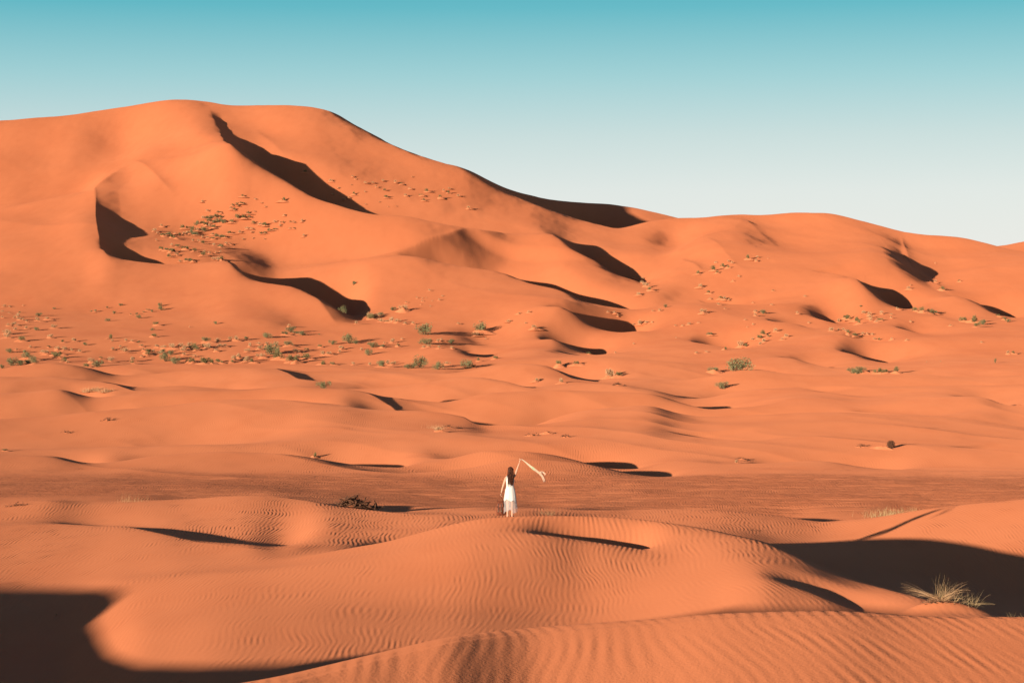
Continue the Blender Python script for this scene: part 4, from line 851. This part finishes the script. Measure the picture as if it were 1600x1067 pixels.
for s in (-1,1):
    b.ribbon([Vector((s*.095,-.103,1.235)),Vector((s*.10,-.085,1.32)),Vector((s*.10,-.03,1.372)),Vector((s*.095,.04,1.365)),Vector((s*.085,.10,1.25))],.042,.042,Vector((0,-1,.3)) if 0 else Vector((0,0,1)).cross(Vector((1,0,0))))
put('dress',b.mesh('dress',M_DRESS,True),W)
b=MB(); RR=[]
def hem2(a): return .05*math.sin(3*a+.6)+.03*math.sin(7*a)+.10*max(0,math.sin(a))
for z,t in ((.66,0),(.50,.35),(.34,.7),(.19,1.0)):
    RR.append(ring(z,.004,.195+.035*t,.150+.04*t,fold=.03+.05*t,nf=8,ph=t,zoff=lambda a,t=t:hem2(a)*t))
b.rings(RR,True,False); put('sheer_overskirt',b.mesh('sheer_overskirt',M_SHEER,True),W)
# hair: one mass falling to the waist of the back, plus loose locks
b=MB(); RR=[]
for z,cx,cy,rx,ry in ((1.668,.012,.0,.02,.02),(1.655,.012,.0,.052,.060),(1.625,.012,-.006,.080,.085),(1.575,.014,-.016,.092,.092),(1.52,.016,-.036,.092,.082),(1.46,.024,-.055,.086,.066),(1.39,.034,-.075,.084,.052),(1.31,.044,-.098,.080,.040),(1.23,.050,-.112,.068,.034),(1.15,.052,-.118,.050,.028),(1.09,.050,-.118,.030,.020),(1.05,.048,-.116,.008,.006)):
    RR.append(ring(z,cx,rx,ry,36,.045 if z<1.6 else .012,z*9,11,cy))
b.rings(RR)
R_.seed(5)
for i in range(110):
    a=R_.uniform(math.pi*.98,math.pi*2.02); z0=R_.uniform(1.34,1.62); l=R_.uniform(.22,.36)
    p=Vector((.018+.088*math.cos(a),-.02+.085*math.sin(a)-(.04 if z0<1.5 else 0),z0)); pts=[p]
    sw=R_.uniform(-.1,.35)
    for q in range(6):
        p=p+Vector((sw*.03*math.sin(q*1.4)+R_.uniform(-.008,.008),-.012+R_.uniform(-.006,.006),-l/6)); pts.append(p)
    b.ribbon(pts,.014,.004,Vector((0,1,0)))
put('hair',b.mesh('hair',M_HAIR,True),W)
# scarf streaming from the raised hand
def scarf_mat():
    m,nt,bb=new_mat('scarf_cloth'); tc_=N(nt,'ShaderNodeTexCoord'); sp=N(nt,'ShaderNodeSeparateXYZ'); nt.links.new(tc_.outputs['Object'],sp.inputs[0])
    cr_=N(nt,'ShaderNodeValToRGB'); nt.links.new(sp.outputs[0],cr_.inputs[0]); el=cr_.color_ramp.elements
    el[0].position=0; el[0].color=(.62,.50,.36,1); el[1].position=1; el[1].color=(.64,.33,.24,1)
    for p,c in ((.36,(.62,.50,.36)),(.39,(.42,.50,.32)),(.45,(.45,.52,.35)),(.48,(.60,.44,.32)),(.72,(.60,.40,.28))):
        q=el.new(p); q.color=(*c,1)
    nt.links.new(cr_.outputs[0],bb.inputs['Base Color']); bb.inputs['Diffuse Roughness'].default_value=.1
    return m
S=empty('scarf',(wx+.345,wy+.03,wz+1.895)); tag(S,"long narrow cream scarf with a green band streaming from the woman's raised hand",'scarf')
path=[(-.045,0,-.09,.018),(-.02,0,-.03,.022),(.0,0,.0,.026),(.035,.0,.005,.030),(.12,.02,-.05,.040),(.22,.05,-.135,.055),(.32,.06,-.225,.075),(.42,.06,-.305,.095),(.54,.09,-.395,.085),(.64,.10,-.475,.09),(.72,.10,-.56,.10),(.77,.09,-.66,.105),(.80,.08,-.75,.09)]
b=MB(); rows_=[]; K=9
for i,(x,y,z,w_) in enumerate(path):
    a=path[max(i-1,0)]; c=path[min(i+1,len(path)-1)]; d=Vector((c[0]-a[0],0,c[2]-a[2])).normalized(); s=Vector((-d.z,0,d.x))*-1
    rows_.append([Vector((x,y,z))+s*(-w_/2+w_*j/(K-1))*.8+Vector((0,.018*math.sin(j*1.6+i*.7)*w_/.1,0)) for j in range(K)])
i0=len(b.v)
for r_ in rows_: b.v.extend([tuple(p) for p in r_])
for i in range(len(rows_)-1):
    for j in range(K-1):
        b.f.append((i0+i*K+j,i0+i*K+j+1,i0+(i+1)*K+j+1,i0+(i+1)*K+j)); b.m.append(0)
me_=b.mesh('cloth',scarf_mat(),True); o_=put('cloth',me_,S); sm_=o_.modifiers.new('t','SOLIDIFY'); sm_.thickness=.004
b=MB(); b.ribbon([Vector((.64,.10,-.44)),Vector((.74,.11,-.43)),Vector((.82,.10,-.49)),Vector((.80,.1,-.53))],.07,.03,Vector((0,1,0))); put('tail',b.mesh('tail',scarf_mat()),S)
b=MB(); b.ribbon([Vector((.70,.095,-.42)),Vector((.735,.095,-.50)),Vector((.755,.095,-.53))],.025,.012,Vector((0,1,0))); put('dark_tassel',b.mesh('dark_tassel',M_LEATHD),S)
# backpack hanging from her left hand
B=empty('backpack',(wx-.315,wy+.02,wz+.045),math.radians(-12)); tag(B,"worn brown leather backpack hanging by its strap from the woman's left hand",'bag')
def rrect(z,cx,cy,hx,hy,k=28,p=3.2):
    out=[]
    for j in range(k):
        a=2*math.pi*j/k; c,s=math.cos(a),math.sin(a)
        out.append((cx+hx*math.copysign(abs(c)**(2/p),c),cy+hy*math.copysign(abs(s)**(2/p),s),z))
    return out
b=MB(); b.rings([rrect(z,x,0,hx,hy) for z,x,hx,hy in ((.0,0,.105,.055),(.02,0,.130,.075),(.10,0,.140,.085),(.22,.0,.135,.082),(.33,.005,.122,.070),(.41,.005,.105,.055),(.45,.005,.085,.04),(.46,.005,.06,.025))]); put('bag_body',b.mesh('bag_body',M_LEATHER,True),B)
b=MB(); b.rings([rrect(z,x,-.075,hx,hy) for z,x,hx,hy in ((.04,0,.075,.015),(.055,0,.090,.032),(.14,0,.092,.036),(.20,0,.085,.026),(.21,0,.075,.012))]); put('pocket',b.mesh('pocket',M_LEATHER,True),B)
b=MB(); b.rings([[Vector((x,y+off,z)) for x in np.linspace(-.115+ins,.115-ins,9)] for y,z,off,ins in ((.06,.40,0,.01),(.03,.465,0,.02),(-.03,.468,0,.02),(-.075,.41,0,.005),(-.095,.32,0,.0),(-.098,.27,0,.03))],False,False); o_=put('flap',b.mesh('flap',M_LEATHER,True),B); q_=o_.modifiers.new('t','SOLIDIFY'); q_.thickness=.008
for s in (-1,1):
    b=MB(); b.ribbon([Vector((s*.05,-.099,.40)),Vector((s*.05,-.112,.30)),Vector((s*.05,-.125,.16)),Vector((s*.05,-.118,.10))],.022,.020,Vector((0,1,0))); k_=put('buckle_strap',b.mesh('buckle_strap',M_LEATHD),B)
    b=MB(); b.tube([Vector((s*.05-.016,-.130,.175)),Vector((s*.05+.016,-.130,.175)),Vector((s*.05+.016,-.128,.145)),Vector((s*.05-.016,-.128,.145)),Vector((s*.05-.016,-.130,.175))],.003,5); put('buckle',b.mesh('buckle',M_BRASS),k_)
    b=MB(); b.ribbon([Vector((s*.06+.03,.07,.42)),Vector((s*.09+.05,.10,.33)),Vector((s*.06+.10,.11,.16)),Vector((s*.03+.11,.09,.02)),Vector((s*.05+.04,.075,.05))],.040,.030,Vector((0,1,0))); o_=put('shoulder_strap',b.mesh('shoulder_strap',M_LEATHD),B); q_=o_.modifiers.new('t','SOLIDIFY'); q_.thickness=.006
b=MB(); b.tube([Vector((-.06,.0,.45)),Vector((-.045,0,.55)),Vector((-.005,0,.645)),Vector((.02,0,.655)),Vector((.035,0,.60)),Vector((.065,0,.45))],.009,6); put('carry_handle',b.mesh('carry_handle',M_LEATHER,True),B)
NISH=.03
# ---------------------------------------------------------------- light, sky, camera
sd = bpy.data.lights.new('sun','SUN'); sd.energy=5.0; sd.angle=math.radians(.53); sd.color=(1.0,.86,.70)
so = bpy.data.objects.new('sun',sd); COL.objects.link(so)
from mathutils import Vector
dirv = Vector((math.cos(SUN_A)*math.cos(SUN_EL), math.sin(SUN_A)*math.cos(SUN_EL), -math.sin(SUN_EL)))
so.rotation_euler = dirv.to_track_quat('-Z','Y').to_euler()
so.location = (-30,-30,40)
w = bpy.data.worlds.new('World'); scene.world=w; w.use_nodes=True; nt=w.node_tree
bg = nt.nodes['Background']; sky = N(nt,'ShaderNodeTexSky'); sky.sky_type='NISHITA'; sky.sun_disc=False
sky.sun_elevation=SUN_EL; sky.sun_rotation = math.atan2(-dirv.x,-dirv.y)
sky.dust_density=1.0; sky.air_density=1.0
tc = N(nt,'ShaderNodeTexCoord'); sx = N(nt,'ShaderNodeSeparateXYZ'); nt.links.new(tc.outputs['Generated'],sx.inputs[0])
cr = N(nt,'ShaderNodeValToRGB'); nt.links.new(sx.outputs[2],cr.inputs[0])
els = cr.color_ramp.elements
SKY = [(0.0,(.81,.83,.84)),(.03,(.80,.83,.84)),(.058,(.73,.79,.81)),(.085,(.56,.70,.73)),(.115,(.31,.60,.66)),(.15,(.06,.44,.54)),(.22,(.03,.18,.27)),(.35,(.02,.055,.13)),(1.0,(.015,.025,.08))]
els[0].position=SKY[0][0]; els[0].color=(*SKY[0][1],1); els[1].position=1; els[1].color=(*SKY[-1][1],1)
for p,c in SKY[1:-1]:
    e=els.new(p); e.color=(*c,1)
tint = mixc(nt, 1.0, sky.outputs[0], (NISH,NISH,NISH), 'MULTIPLY')
nt.links.new(mixc(nt, 1.0, cr.outputs[0], tint, 'ADD'), bg.inputs[0]); bg.inputs[1].default_value=SKYS
scene.view_settings.view_transform='Standard'; scene.view_settings.look='None'
scene.view_settings.exposure=EXPO; scene.view_settings.gamma=1
cd = bpy.data.cameras.new('camera'); cam=bpy.data.objects.new('camera',cd); COL.objects.link(cam)
cam.location=(0,0,CZ); cam.rotation_euler=(math.radians(90),0,0)
cd.sensor_width=36; cd.sensor_fit='HORIZONTAL'; cd.lens=F/1600*36; cd.shift_y=-(533.5-HY)/1600
cd.clip_start=.5; cd.clip_end=12000
scene.camera=cam
